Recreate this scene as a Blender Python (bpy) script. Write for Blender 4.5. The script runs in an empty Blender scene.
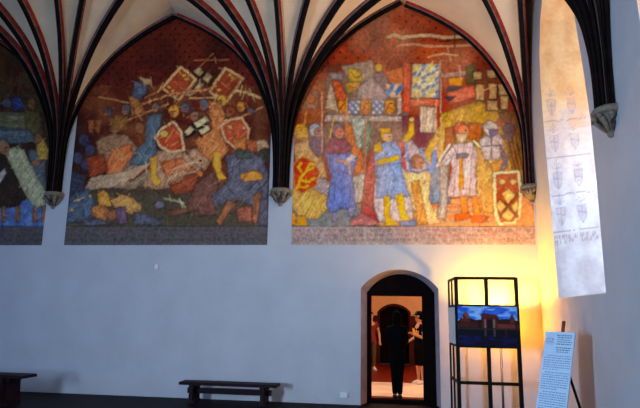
import bpy, bmesh, math, random
import numpy as np
from mathutils import Vector, Matrix
random.seed(4); rng = np.random.default_rng(7)
# light levels
KEY, FILL, FILL2, NICHE, LAMP, NEXT, BOWL_E = 450, 190, 32, 75, 340, 250, 85
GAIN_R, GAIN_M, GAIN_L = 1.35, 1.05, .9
SC = bpy.context.scene; COL = SC.collection

# ------------------------------------------------------------------ camera
F_PX = 562.0; PITCH, YAW, ROLL = 10.995, 8.544, 0.962
CP = Vector((0, -11.187, 1.7)); XR = 2.5404
p_, y_, r_ = (math.radians(v) for v in (PITCH, YAW, ROLL))
FW = Vector((-math.sin(y_)*math.cos(p_), math.cos(y_)*math.cos(p_), math.sin(p_)))
R0 = Vector((math.cos(y_), math.sin(y_), 0)); U0 = R0.cross(FW)
RT = R0*math.cos(r_) + U0*math.sin(r_); UP = -R0*math.sin(r_) + U0*math.cos(r_)
cam = bpy.data.cameras.new('camera'); cam.sensor_width = 36; cam.lens = F_PX/640*36; cam.clip_end = 200
co = bpy.data.objects.new('camera', cam); COL.objects.link(co); SC.camera = co
M = Matrix((RT, UP, -FW)).transposed().to_4x4(); M.translation = CP; co.matrix_world = M

def at(px, py, axis, val):
    """the point of the plane (axis = val) that the photograph shows at px, py: used to measure the place"""
    d = FW + RT*((px-320)/F_PX) - UP*((py-204)/F_PX)
    return CP + d*((val-CP[axis])/d[axis])

# ------------------------------------------------------------------ materials
def lin(c): 
    return tuple((v/12.92 if v <= .04045 else ((v+.055)/1.055)**2.4) for v in (x/255 for x in c))
def mat(name, col, rough=.8, metal=0, var=.12, scale=6, bump=0., emit=None, estr=0, spec=.3, detail=6, col2=None):
    m = bpy.data.materials.new(name); m.use_nodes = True; nt = m.node_tree; b = nt.nodes['Principled BSDF']
    c = lin(col) if max(col) > 1 else col
    tc = nt.nodes.new('ShaderNodeTexCoord'); nz = nt.nodes.new('ShaderNodeTexNoise')
    nz.inputs['Scale'].default_value = scale; nz.inputs['Detail'].default_value = detail
    nt.links.new(tc.outputs['Object'], nz.inputs['Vector'])
    rp = nt.nodes.new('ShaderNodeValToRGB'); nt.links.new(nz.outputs['Fac'], rp.inputs['Fac'])
    a = tuple(max(0, v*(1-var)) for v in c)
    e = tuple(min(1, v*(1+var)) for v in c) if col2 is None else lin(col2)
    rp.color_ramp.elements[0].position = .32; rp.color_ramp.elements[1].position = .68
    rp.color_ramp.elements[0].color = (*a, 1); rp.color_ramp.elements[1].color = (*e, 1)
    nt.links.new(rp.outputs['Color'], b.inputs['Base Color'])
    b.inputs['Roughness'].default_value = rough; b.inputs['Metallic'].default_value = metal
    b.inputs['Specular IOR Level'].default_value = spec
    if bump:
        bp = nt.nodes.new('ShaderNodeBump'); bp.inputs['Strength'].default_value = bump; bp.inputs['Distance'].default_value = .02
        n2 = nt.nodes.new('ShaderNodeTexNoise'); n2.inputs['Scale'].default_value = scale*4; nt.links.new(tc.outputs['Object'], n2.inputs['Vector'])
        nt.links.new(n2.outputs['Fac'], bp.inputs['Height']); nt.links.new(bp.outputs['Normal'], b.inputs['Normal'])
    if emit:
        b.inputs['Emission Color'].default_value = (*emit, 1); b.inputs['Emission Strength'].default_value = estr
    return m
def paint_mat(name, rough=.85, grain=.18):
    """fresco / print: the pigment of each spot is a colour attribute, broken up by plaster grain"""
    m = bpy.data.materials.new(name); m.use_nodes = True; nt = m.node_tree; b = nt.nodes['Principled BSDF']
    at_ = nt.nodes.new('ShaderNodeAttribute'); at_.attribute_name = 'pigment'
    tc = nt.nodes.new('ShaderNodeTexCoord'); nz = nt.nodes.new('ShaderNodeTexNoise'); nz.inputs['Scale'].default_value = 14; nz.inputs['Detail'].default_value = 8
    nt.links.new(tc.outputs['Object'], nz.inputs['Vector'])
    mr = nt.nodes.new('ShaderNodeMapRange'); mr.inputs['From Min'].default_value = .3; mr.inputs['From Max'].default_value = .7
    mr.inputs['To Min'].default_value = 1-grain; mr.inputs['To Max'].default_value = 1+grain
    nt.links.new(nz.outputs['Fac'], mr.inputs['Value'])
    vm = nt.nodes.new('ShaderNodeVectorMath'); vm.operation = 'SCALE'
    nt.links.new(at_.outputs['Color'], vm.inputs[0]); nt.links.new(mr.outputs['Result'], vm.inputs['Scale'])
    nt.links.new(vm.outputs['Vector'], b.inputs['Base Color'])
    b.inputs['Roughness'].default_value = rough; b.inputs['Specular IOR Level'].default_value = .2
    return m
PLASTER = mat('plaster_wall', (.545, .54, .565), .9, var=.05, scale=1.6, bump=.25)
VAULT = mat('vault_plaster', (.80, .60, .40), .9, var=.08, scale=2.2, bump=.15)
REVEAL_RED = mat('door_arch_plaster', (.40, .30, .33), .9, var=.15, scale=5)
RIB_RED = mat('rib_oxblood', (.30, .026, .014), .8, var=.3, scale=9, spec=.1)
RIB_DARK = mat('rib_dark', (.009, .005, .005), .85, var=.4, scale=9, spec=.08)
RIB_GREY = mat('rib_fillet', (.15, .11, .10), .85, var=.3, scale=9, spec=.1)
STONE = mat('corbel_stone', (.24, .185, .14), .9, var=.3, scale=22, bump=.5)
FLOOR = mat('floor_tiles', (.007, .002, .006), .6, var=.35, scale=3, spec=.08)
FLOOR_IN = mat('floor_red_tiles', (.16, .016, .008), .3, var=.3, scale=3)
FLOOR_PALE = mat('floor_pale_slab', (.72, .58, .46), .6, var=.2, scale=1.3)  # paler colour for one band of the next room's floor
WOOD_DK = mat('bench_wood', (.016, .005, .008), .6, var=.4, scale=8, spec=.1)
DOOR_DK = mat('door_wood', (.006, .003, .003), .9, var=.4, scale=8, spec=.04)
BLACK = mat('black_steel', (.005, .005, .005), .55, var=.2, scale=20, spec=.12)
EASEL_WOOD = mat('easel_wood', (.16, .045, .02), .6, var=.3, scale=12)
BOX_WHITE = mat('white_plastic', (.75, .74, .72), .5, var=.05)
PAINT = paint_mat('fresco_pigment'); PRINT = paint_mat('printed_board', .45, .05)
REVEAL_PAINT = paint_mat('painted_reveal', .9, .08)
WAIN = mat('wainscot_red', (.045, .003, .003), .8, var=.3, scale=4)
PEACH = mat('peach_plaster', (.70, .45, .28), .9, var=.08, scale=2)
GLASSY = mat('window_pane', (.8, .88, 1.), .3, emit=(.75, .86, 1), estr=4)

# ------------------------------------------------------------------ mesh helpers
def obj(name, bm, m, parent=None, smooth=False, loc=None):
    me = bpy.data.meshes.new(name)
    if isinstance(bm, bmesh.types.BMesh):
        bmesh.ops.recalc_face_normals(bm, faces=bm.faces[:]) if not getattr(bm, 'keep', False) else None
        bm.to_mesh(me); bm.free()
    o = bpy.data.objects.new(name, me); COL.objects.link(o)
    for x in (m if isinstance(m, (list, tuple)) else [m]): me.materials.append(x)
    if smooth:
        me.polygons.foreach_set('use_smooth', [True]*len(me.polygons))
    if parent: o.parent = parent
    return o
def rebase(o, loc):
    loc = Vector(loc); o.data.transform(Matrix.Translation(-loc)); o.location = loc
    return o
def tag(o, label=None, cat=None, group=None, kind=None):
    for k, v in (('label', label), ('category', cat), ('group', group), ('kind', kind)):
        if v: o[k] = v
    return o
def thing(name, label, cat, loc=(0, 0, 0), group=None, rz=0):
    o = bpy.data.objects.new(name, None); COL.objects.link(o); o.location = loc; o.rotation_euler = (0, 0, rz); o.empty_display_size = .1
    return tag(o, label, cat, group)
def struct(name, bm, m, smooth=False): return tag(obj(name, bm, m, None, smooth), kind='structure')
def box(bm, lo, hi, mi=0, bev=0):
    lo = Vector(lo); hi = Vector(hi); c = (lo+hi)/2; s = hi-lo
    r = bmesh.ops.create_cube(bm, size=1, matrix=Matrix.Translation(c) @ Matrix.Diagonal((*s, 1)))
    fs = {f for v in r['verts'] for f in v.link_faces}
    for f in fs: f.material_index = mi
    if bev:
        bmesh.ops.bevel(bm, geom=list({e for v in r['verts'] for e in v.link_edges}), offset=bev, segments=2, affect='EDGES')
    return bm
def bar(bm, a, b, w, d, up=(0, 0, 1), mi=0):
    a = Vector(a); b = Vector(b); t = (b-a).normalized(); u = Vector(up)
    s = t.cross(u); s = s.normalized() if s.length > 1e-4 else t.orthogonal().normalized(); n = s.cross(t)
    vs = [bm.verts.new(p + s*w/2*i + n*d/2*j) for p in (a, b) for i, j in ((-1, -1), (1, -1), (1, 1), (-1, 1))]
    for f in ((0, 1, 2, 3), (7, 6, 5, 4), (0, 4, 5, 1), (1, 5, 6, 2), (2, 6, 7, 3), (3, 7, 4, 0)):
        bm.faces.new([vs[i] for i in f]).material_index = mi
    return bm
def tube(bm, pts, rad, n=10):
    pts = [Vector(p) for p in pts]; rings = []
    for i, p in enumerate(pts):
        t = (pts[min(i+1, len(pts)-1)] - pts[max(i-1, 0)]).normalized(); s = t.orthogonal().normalized(); u = t.cross(s)
        r = rad[i] if isinstance(rad, (list, tuple)) else rad
        rings.append([bm.verts.new(p + s*r*math.cos(a) + u*r*math.sin(a)) for a in (2*math.pi*k/n for k in range(n))])
    for A, B in zip(rings, rings[1:]):
        for k in range(n): bm.faces.new((A[k], A[(k+1) % n], B[(k+1) % n], B[k]))
    bm.faces.new(rings[0][::-1]); bm.faces.new(rings[-1])
    return bm
def lathe(bm, prof, c=(0, 0, 0), n=24, a0=0, a1=2*math.pi, close=True, mi=0):
    full = abs(a1-a0-2*math.pi) < 1e-6; k = n if full else n+1; rings = []
    for r, z in prof:
        rings.append([bm.verts.new((c[0]+r*math.cos(a0+(a1-a0)*i/n), c[1]+r*math.sin(a0+(a1-a0)*i/n), c[2]+z)) for i in range(k)])
    for A, B in zip(rings, rings[1:]):
        for i in range(n): bm.faces.new((A[i], A[(i+1) % k], B[(i+1) % k], B[i])).material_index = mi
    if close:
        bm.faces.new(rings[0][::-1]); bm.faces.new(rings[-1])
    return bm
def holed(loops, to3):
    """a flat wall with holes: loops of 2-D points, first the outline"""
    bm = bmesh.new(); es = []
    for lp in loops:
        vs = [bm.verts.new(to3(*p)) for p in lp]
        es += [bm.edges.new((vs[i], vs[(i+1) % len(vs)])) for i in range(len(vs))]
    bmesh.ops.triangle_fill(bm, use_beauty=True, edges=es)
    return bm
def strip(bm, A, B, closed=False, mi=0):
    a = [bm.verts.new(p) for p in A]; b = [bm.verts.new(p) for p in B]; n = len(a)
    for i in range(n if closed else n-1):
        bm.faces.new((a[i], a[(i+1) % n], b[(i+1) % n], b[i])).material_index = mi

# ------------------------------------------------------------------ painter: pigments of a mural, worked out spot by spot on its wall
def vnoise(x, y, s, seed=0):
    g = np.random.default_rng(abs(seed)).random((97, 97)); X = x/s; Y = y/s
    i = np.floor(X).astype(int); j = np.floor(Y).astype(int); u = X-i; v = Y-j; u = u*u*(3-2*u); v = v*v*(3-2*v)
    G = lambda a, b: g[a % 97, b % 97]
    return (G(i, j)*(1-u)+G(i+1, j)*u)*(1-v) + (G(i, j+1)*(1-u)+G(i+1, j+1)*u)*v
class Paint:
    def __init__(s, X, Y, base):
        s.wx = (vnoise(X, Y, 5, 1)-.5)*1.+(vnoise(X, Y, 1.6, 21)-.5)*.35; s.wy = (vnoise(X, Y, 5, 2)-.5)*1.+(vnoise(X, Y, 1.6, 22)-.5)*.35   # wobble of hand-painted outlines
        s.X0, s.Y0 = X, Y; s.X, s.Y = X+s.wx, Y+s.wy
        s.C = np.tile(np.array(lin(base)), (len(X), 1))
    def put(s, msk, c, a=1.): 
        c = np.array(lin(c)) if not isinstance(c, np.ndarray) else c
        a = np.asarray(a)*msk; a = a[:, None] if a.ndim else a
        s.C = s.C*(1-a) + c*a
    def inside(s, P):
        X, Y = s.X, s.Y; r = np.zeros(len(X), bool); n = len(P)
        for i in range(n):
            (x1, y1), (x2, y2) = P[i], P[(i+1) % n]
            if y1 == y2: continue
            c = ((y1 > Y) != (y2 > Y)) & (X < (x2-x1)*(Y-y1)/(y2-y1)+x1); r ^= c
        return r
    def dist(s, P, close=False):
        d = np.full(len(s.X), 1e9); Q = list(P)+([P[0]] if close else [])
        for (x1, y1), (x2, y2) in zip(Q, Q[1:]):
            dx, dy = x2-x1, y2-y1; L = dx*dx+dy*dy or 1e-9
            t = np.clip(((s.X-x1)*dx+(s.Y-y1)*dy)/L, 0, 1); d = np.minimum(d, np.hypot(s.X-x1-t*dx, s.Y-y1-t*dy))
        return d
    def poly(s, c, P, fold=None, amt=.28, out=(40, 22, 18), oa=.38, ow=.7):
        m = s.inside(P); v = np.array(lin(c)); n = vnoise(s.X0, s.Y0, 3.1, int(P[0][0]*7) % 91)
        k = 1+.35*(n-.5)
        if fold is not None:      # drapery drawn as strokes along an angle
            a = math.radians(fold); w = (s.X*math.sin(a)+s.Y*math.cos(a)) + 3*(vnoise(s.X0, s.Y0, 14, 5)-.5)
            w = w + 2.2*(vnoise(s.X0, s.Y0, 6, 8)-.5); am = amt*.8*(.2+.9*vnoise(s.X0, s.Y0, 7, 12))
            k = k*(1+am*np.sin(w*2.1)+am*.8*np.sin(w*.8+1))
        d = s.dist(P, True) if oa else None
        if oa: k = k*(1.12-.42*np.exp(-d/2.6))         # the painters rounded each form towards its outline
        s.put(m, np.clip(v[None]*k[:, None], 0, .95))
        if oa: s.put(d < ow, out, oa)
    def line(s, c, w, *P, a=1.): s.put(s.dist(P) < w/2, c, a)
    def ell(s, c, x, y, rx, ry=None, out=True):
        ry = ry or rx; q = np.hypot((s.X-x)/rx, (s.Y-y)/ry); n = vnoise(s.X0, s.Y0, 2.3, int(x) % 50)
        s.put(q < 1, np.clip(np.array(lin(c))[None]*(1+.4*(n-.5))[:, None], 0, .95))
        if out: s.put(abs(q-1) < .16, (40, 22, 18), .5)
    def head(s, x, y, r, skin=(200, 130, 95), hair=(70, 45, 30), face=1):
        s.ell(hair, x-face*.15*r, y-.2*r, r, r*1.1); s.ell(skin, x+face*.25*r, y+.15*r, r*.68, r*.85, False)
        s.ell((60, 30, 20), x+face*.45*r, y, .16*r, .14*r, False); s.line((120, 50, 35), .6, (x+face*.2*r, y+.55*r), (x+face*.6*r, y+.5*r))
    def letters(s, x0, x1, y, h, c, seed, a=.8, red=None):
        r = np.random.default_rng(abs(seed)); x = x0
        while x < x1:
            w = r.uniform(1, 2.6); k = r.integers(0, 5); cc = red if (red and r.random() < .45) else c
            if r.random() > .15:
                s.line(cc, .9, (x, y-h/2), (x, y+h/2), a=a)
                if k in (0, 2): s.line(cc, .8, (x, y-h/2), (x+w, y+(h/2 if k == 2 else -h/2)), a=a)
                if k in (1, 3): s.line(cc, .8, (x, y), (x+w, y+(0 if k == 1 else h/2)), a=a)
                if k == 4: s.line(cc, .9, (x+w, y-h/2), (x+w, y+h/2), a=a)
            x += w+.9
    def grade(s, f): s.C = s.C*f
    def wash(s, c, msk, a, sc=9, seed=3):
        n = vnoise(s.X0, s.Y0, sc, seed); s.put(msk, c, a*np.clip(n*1.7-.35, 0, 1))

def grid_mesh(name, fn, us, vs, keep=None, thick=None):
    """dense sheet: fn(u, v) -> 3-D; keep(u, v) -> bool"""
    U, V = np.meshgrid(us, vs, indexing='ij'); n, m = U.shape
    P = fn(U.ravel(), V.ravel())
    idx = np.arange(n*m).reshape(n, m)
    q = np.stack([idx[:-1, :-1], idx[1:, :-1], idx[1:, 1:], idx[:-1, 1:]], -1).reshape(-1, 4)
    if keep is not None:
        cu = U.ravel()[q].mean(1); cv = V.ravel()[q].mean(1); q = q[keep(cu, cv)]
        used = np.unique(q); mp = -np.ones(n*m, int); mp[used] = np.arange(len(used)); q = mp[q]; P = P[used]; UU, VV = U.ravel()[used], V.ravel()[used]
    else: UU, VV = U.ravel(), V.ravel()
    me = bpy.data.meshes.new(name); me.from_pydata(P.tolist(), [], q.tolist())
    return me, UU, VV
def set_pigment(me, C, gain=1.):
    a = me.color_attributes.new('pigment', 'FLOAT_COLOR', 'POINT')
    a.data.foreach_set('color', np.concatenate([np.clip(C*gain, 0, .95), np.ones((len(C), 1))], 1).astype(np.float32).ravel())
FWn, RTn, UPn, CPn = (np.array(v) for v in (FW, RT, UP, CP))
def to_photo(P):
    d = P-CPn; z = d@FWn
    return 320+F_PX*(d@RTn)/z, 204-F_PX*(d@UPn)/z

# ------------------------------------------------------------------ vault profile: distance from the bundle's axis at each height
PZ = np.array([4.2, 5.0, 5.5, 6.0, 6.5, 7.0, 7.4, 7.75, 8.02, 8.3, 8.62, 8.9, 9.1])
PR = np.array([.115, .12, .15, .27, .49, .79, 1.13, 1.56, 1.99, 2.55, 3.3, 4.2, 5.2])
def prof(n=60):
    t = np.linspace(0, len(PZ)-1, n); k = np.arange(len(PZ))
    def sm(A):
        B = np.interp(t, k, A)
        for _ in range(3): B[1:-1] = (B[:-2]+2*B[1:-1]+B[2:])/4
        return B
    return sm(PR), sm(PZ)
BC, BL, BR, BW = (-2.507, 0.), (-7.62, 0.), (2.50, 0.), (2.5404, -4.2)
RID_L, RID_R, RID_Y = -5.05, .02, -2.1

def rib_mesh(c, phi, rmax, hw=.070, dep=.20, z0=4.2, wide=0., pull=0.):
    R, Z = prof(64); R = R-pull*np.clip((Z-4.4)/1, 0, 1); R = R*(1+wide*np.clip((Z-4.9)/1.5, 0, 1)); a = math.radians(phi); d = Vector((math.cos(a), -math.sin(a), 0)); s = Vector((-d.y, d.x, 0))
    sec = [(-1, -.5, 1), (-1, .22, 1), (-.78, .42, 2), (-.62, .5, 0), (-.42, .62, 0), (-.36, 1, 0), (.36, 1, 0), (.42, .62, 0), (.62, .5, 2), (.78, .42, 1), (1, .22, 1), (1, -.5, 1)]
    bm = bmesh.new(); rings = []
    pts = [(r, z) for r, z in zip(R, Z) if r <= rmax+.02]
    for i, (r, z) in enumerate(pts):
        q = pts[min(i+1, len(pts)-1)]; p = pts[max(i-1, 0)]; t = Vector((q[0]-p[0], q[1]-p[1])).normalized()
        nrm = d*t.y - Vector((0, 0, t.x))                 # towards the room
        o = Vector((c[0], c[1], z)) + d*r
        k = .55+.45*min(1, max(0, (z-4.6)/1.6))
        rings.append([bm.verts.new(o + s*hw*k*u + nrm*dep*k*(v-.35)) for u, v, _ in sec])
    n = len(sec)
    for A, B in zip(rings, rings[1:]):
        for j in range(n):
            f = bm.faces.new((A[j], A[(j+1) % n], B[(j+1) % n], B[j])); f.material_index = sec[(j+1) % n][2] if j < n-1 else 0
    bm.faces.new(rings[0][::-1]); bm.faces.new(rings[-1])
    return bm
RIBM = [RIB_DARK, RIB_RED, RIB_GREY]

def corbel(c, parent, a0, a1, z=4.2):
    bm = bmesh.new()
    lathe(bm, [(.02, -.30), (.05, -.285), (.09, -.22), (.11, -.16), (.16, -.10), (.20, -.07), (.225, -.06), (.235, -.03), (.22, -.005), (.20, .02)], (c[0], c[1], z), 14, a0, a1)
    for k in range(5):            # carved leaves around the bell, each with a curled tip
        a = a0+(a1-a0)*(k+.5)/5; e = Vector((math.cos(a), math.sin(a), 0)); o = Vector((c[0], c[1], z))
        tube(bm, [o+e*.07+Vector((0, 0, -.27)), o+e*.13+Vector((0, 0, -.19)), o+e*.19+Vector((0, 0, -.12)), o+e*.225+Vector((0, 0, -.10)), o+e*.235+Vector((0, 0, -.135))], [.018, .034, .036, .03, .014], 8)
    bmesh.ops.create_uvsphere(bm, u_segments=10, v_segments=8, radius=.04, matrix=Matrix.Translation((c[0]+.03*math.cos((a0+a1)/2), c[1]+.03*math.sin((a0+a1)/2), z-.31)))
    return obj('corbel', bm, STONE, parent, True)

def web(c, p0, p1, clip, rmax=5.2, wide=0.):
    R, Z = prof(50); R = R*(1+wide*np.clip((Z-4.9)/1.5, 0, 1)); bm = bmesh.new(); n = 40; g = []
    for i in range(n+1):
        a = math.radians(p0+(p1-p0)*i/n); d = Vector((math.cos(a), -math.sin(a), 0))
        g.append([bm.verts.new(Vector((c[0], c[1], z+.03)) + d*max(.02, r-.05)) for r, z in zip(R, Z) if r <= rmax])
    for A, B in zip(g, g[1:]):
        for k in range(len(A)-1): bm.faces.new((A[k], B[k], B[k+1], A[k+1]))
    for co_, no in clip:
        bmesh.ops.bisect_plane(bm, geom=bm.verts[:]+bm.edges[:]+bm.faces[:], plane_co=co_, plane_no=no, clear_outer=True)
    return bm
def rmx(phi, half):
    c = abs(math.cos(math.radians(phi))); return min(4.6, half/max(c, .01))

def bundle(label, c, phis, half, a0, a1, wide=0.):
    t = thing('rib_cluster', label, 'vault ribs', (c[0], c[1], 4.2), 'vault rib clusters')
    for p in phis:
        wr = p < 4 or 176 < p < 181                  # the ribs that lie against the wall are slimmer
        o = obj('vault_rib', rib_mesh(c, p, half(p), *((.05, .125) if wr else (.070, .20)), wide=wide, pull=.03 if wr else 0), RIBM, t); o.data.transform(Matrix.Translation((-c[0], -c[1], -4.2)))
    k = corbel((0, 0), t, a0, a1, 0)
    return t
PI = math.pi
bundle('dark red ribs fanning from the carved corbel between the two large murals', BC, [2, 18, 39, 62, 85, 106, 126, 147, 178], lambda p: rmx(p, 2.53), -PI, 0)
bundle('dark ribs fanning from the shadowed corbel at the far left', BL, [2, 33, 52, 67, 90, 112, 135, 178], lambda p: rmx(p, 2.56), -PI, 0)
bundle('brown ribs rising from the corner corbel above the lit yellow wall', BR, [103, 129, 178], lambda p: rmx(p, 2.48) if p > 110 else 2.3, -PI, -PI/2+.1)
bundle('black rib bundle hanging on the right wall beside the tall window niche', BW, [100, 118, 136, 154, 172, 190, 208, 226, 244, 264], lambda p: min(3.4, 2.1/max(.01, abs(math.sin(math.radians(p))))) if p > 180 else 3.2, PI/2, 3*PI/2, .55)
# vault shells
Y0 = (0, -.001, 0)
struct('ceiling_centre', web(BC, 0, 180, [((RID_L, 0, 0), (-1, 0, 0)), ((RID_R, 0, 0), (1, 0, 0))]), VAULT, True)
struct('ceiling_left', web(BL, 0, 180, [((RID_L, 0, 0), (1, 0, 0)), ((-10.2, 0, 0), (-1, 0, 0))]), VAULT, True)
struct('ceiling_corner', web(BR, 101, 180, [((RID_R, 0, 0), (-1, 0, 0)), ((0, RID_Y, 0), (0, -1, 0))]), VAULT, True)
struct('ceiling_right', web(BW, 92, 268, [((RID_R, 0, 0), (-1, 0, 0)), ((0, RID_Y, 0), (0, 1, 0)), ((0, -6.3, 0), (0, -1, 0))], wide=.55), VAULT, True)
bm = bmesh.new(); box(bm, (-12.2, -16.2, 9.05), (XR+.3, .3, 9.25)); struct('ceiling_top', bm, VAULT)

# ------------------------------------------------------------------ far wall, door opening
DX0, DX1, DSP = -.84, .66, 2.2                    # door: jambs and springing
def arch(x0, x1, zs, zt, n=16):
    c = (x0+x1)/2; h = (x1-x0)/2; r = (h*h+(zt-zs)**2)/(2*(zt-zs)); cz = zt-r; a = math.asin(h/r)
    return [(c+r*math.sin(-a+2*a*i/n), cz+r*math.cos(-a+2*a*i/n)) for i in range(n+1)]
dl = [(DX0, 0)] + arch(DX0, DX1, DSP, 2.57) + [(DX1, 0)]
bm = holed([[(-12, 0)] + [(DX0, 0)] + arch(DX0, DX1, DSP, 2.57) + [(DX1, 0), (XR, 0), (XR, 9.2), (-12, 9.2)]], lambda x, z: (x, 0, z))
struct('wall_far', bm, PLASTER)
bm = bmesh.new()
DI0, DI1 = -.74, .60
inner = [(DI0, 0)] + arch(DI0, DI1, 2.12, 2.50) + [(DI1, 0)]
strip(bm, [(x, 0, z) for x, z in dl], [(x, .34, z) for x, z in inner])
struct('trim_1', bm, REVEAL_RED, False)
bm = bmesh.new(); strip(bm, [(x, .34, z) for x, z in inner], [(x, 1.0, z) for x, z in inner]); struct('trim_2', bm, DOOR_DK)
# dark timber door frame inside the arch
bm = holed([inner, [(-.655, .06), (-.655, 2.065), (.355, 2.065), (.355, .06)]], lambda x, z: (x, .35, z))
r = bmesh.ops.extrude_face_region(bm, geom=bm.faces[:]); bmesh.ops.translate(bm, verts=[v for v in r['geom'] if isinstance(v, bmesh.types.BMVert)], vec=(0, .14, 0))
t = thing('door_frame', 'dark timber frame filling the arched doorway in the far wall', 'door frame', (-.1, .35, 0))
def kid(name, bm, m, t, smooth=False, label=None):
    o = obj(name, bm, m, t, smooth); o.data.transform(t.matrix_basis.inverted())
    if label: o['label'] = label
    return o
kid('frame', bm, DOOR_DK, t)
bm = bmesh.new(); bar(bm, (-.74, .335, 2.12), (.60, .335, 2.12), .03, .05); kid('transom_rail', bm, DOOR_DK, t)
bm = bmesh.new(); box(bm, (-.74, .33, 0), (.60, .52, .075)); kid('threshold', bm, DOOR_DK, t)
# ------------------------------------------------------------------ right wall with its window niches
NL = [(-1.25, 2.01), (-1.19, 2.99), (-1.08, 4.08), (-.97, 5.2), (-.95, 5.9), (-1.0, 6.5), (-1.2, 7.05), (-1.5, 7.45), (-1.9, 7.75)]
NR = [(-2.4, 7.5), (-2.85, 6.9), (-3.07, 6.25), (-3.2, 5.65), (-3.32, 5.07), (-3.44, 4.35), (-3.49, 3.49), (-3.51, 2.01)]
niche = NL+NR
niche2 = [(y-4.2, z) for y, z in niche]
bm = holed([[(0, 0), (0, 9.2), (-16, 9.2), (-16, 0)], niche, niche2], lambda y, z: (XR, y, z))
struct('wall_right', bm, PLASTER)
WX = XR+1.5
def inn(y, z, o): return (-2.25+o+(y-o+2.25)*.78, 2.25+(z-2.0)*.93)
for k, o in ((1, 0), (2, -4.2)):
    A = [(y+o, z) for y, z in niche]; B = [inn(y, z, o) for y, z in A]
    nl = len(NL); full_a = [(XR, y, z) for y, z in A]; full_b = [(WX, y, z) for y, z in B]
    # near side, arch and sill of the niche: plain plaster; the far side carries faded coats of arms
    bm = bmesh.new(); strip(bm, full_a[nl-1:]+[full_a[0]], full_b[nl-1:]+[full_b[0]]); struct('trim_%d' % (2*k+1), bm, PLASTER)
    zs = np.linspace(2.01, 7.75, 260); us = np.linspace(0, 1, 90)
    ay = np.interp(zs, [p[1] for p in A[:nl]], [p[0] for p in A[:nl]])
    def fn(u, v):
        y0 = np.interp(v, [p[1] for p in A[:nl]], [p[0] for p in A[:nl]]); y1 = -2.25+o+(y0-o+2.25)*.78
        z1 = 2.25+(v-2.0)*.93
        return np.stack([XR+(WX-XR)*u, y0+(y1-y0)*u, v+(z1-v)*u], -1)
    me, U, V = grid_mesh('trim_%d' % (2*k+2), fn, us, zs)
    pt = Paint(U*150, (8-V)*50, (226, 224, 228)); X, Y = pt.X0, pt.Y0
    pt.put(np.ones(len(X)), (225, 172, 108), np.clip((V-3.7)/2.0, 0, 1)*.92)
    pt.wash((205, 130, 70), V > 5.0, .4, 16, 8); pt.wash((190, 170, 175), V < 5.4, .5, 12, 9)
    for i, zc in enumerate((5.55, 4.85, 4.15, 3.5)):
        for j, uc in enumerate((15, 48)):
            yc = (8-zc)*50; cc = ((120, 125, 160), (165, 120, 130))[(i+j) % 2]
            sh = [(uc-7, yc-2), (uc+7, yc-2), (uc+6, yc+8), (uc, yc+14), (uc-6, yc+8)]
            pt.put(pt.inside(sh), cc, .2); pt.put(pt.dist(sh, True) < .7, (140, 130, 145), .35)
            pt.line((130, 125, 145), 1.2, (uc-6, yc+3), (uc+6, yc+5), a=.5); pt.line((130, 120, 140), 1.2, (uc, yc-2), (uc, yc+13), a=.4)
            for q in range(5): pt.line((140, 130, 150), 1, (uc, yc-5), (uc-8+q*4, yc-14+abs(q-2)*3), a=.45)
        pt.line((150, 135, 140), 1, (0, (8-zc)*50+19), (70, (8-zc)*50+19), a=.7)
    for zc in (3.02, 2.94): pt.letters(2, 68, (8-zc)*50, 3, (160, 148, 152), int(zc*100), .6)
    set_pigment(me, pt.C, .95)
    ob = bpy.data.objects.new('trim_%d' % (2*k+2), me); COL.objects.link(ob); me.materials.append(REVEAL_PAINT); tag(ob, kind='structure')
    # leaded window closing the niche
    w = tag(bpy.data.objects.new('window_%d' % k, None), kind='structure'); COL.objects.link(w)
    bm = bmesh.new(); bm.faces.new([bm.verts.new((WX+.02, y, z)) for y, z in B]); obj('window_pane', bm, GLASSY, w)
    bm = bmesh.new()
    for q in range(1, 6): yy = -3.2+o+q*.34; box(bm, (WX-.03, yy-.02, 2.3), (WX+.01, yy+.02, 6.6))
    for q in range(8): zz = 2.4+q*.6; box(bm, (WX-.02, -3.2+o, zz-.012), (WX+.01, -1.4+o, zz+.012))
    obj('window_bars', bm, BLACK, w)
# remaining shell of the hall
bm = bmesh.new(); box(bm, (-12, -16, -.2), (XR+.0, .33, 0)); struct('floor', bm, FLOOR)
bm = bmesh.new(); box(bm, (-12.3, -16, 0), (-12, 0, 9.2)); struct('wall_left', bm, PLASTER)
bm = bmesh.new(); box(bm, (-12.3, -16.3, 0), (XR+.3, -16, 9.2)); struct('wall_back', bm, PLASTER)

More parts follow.
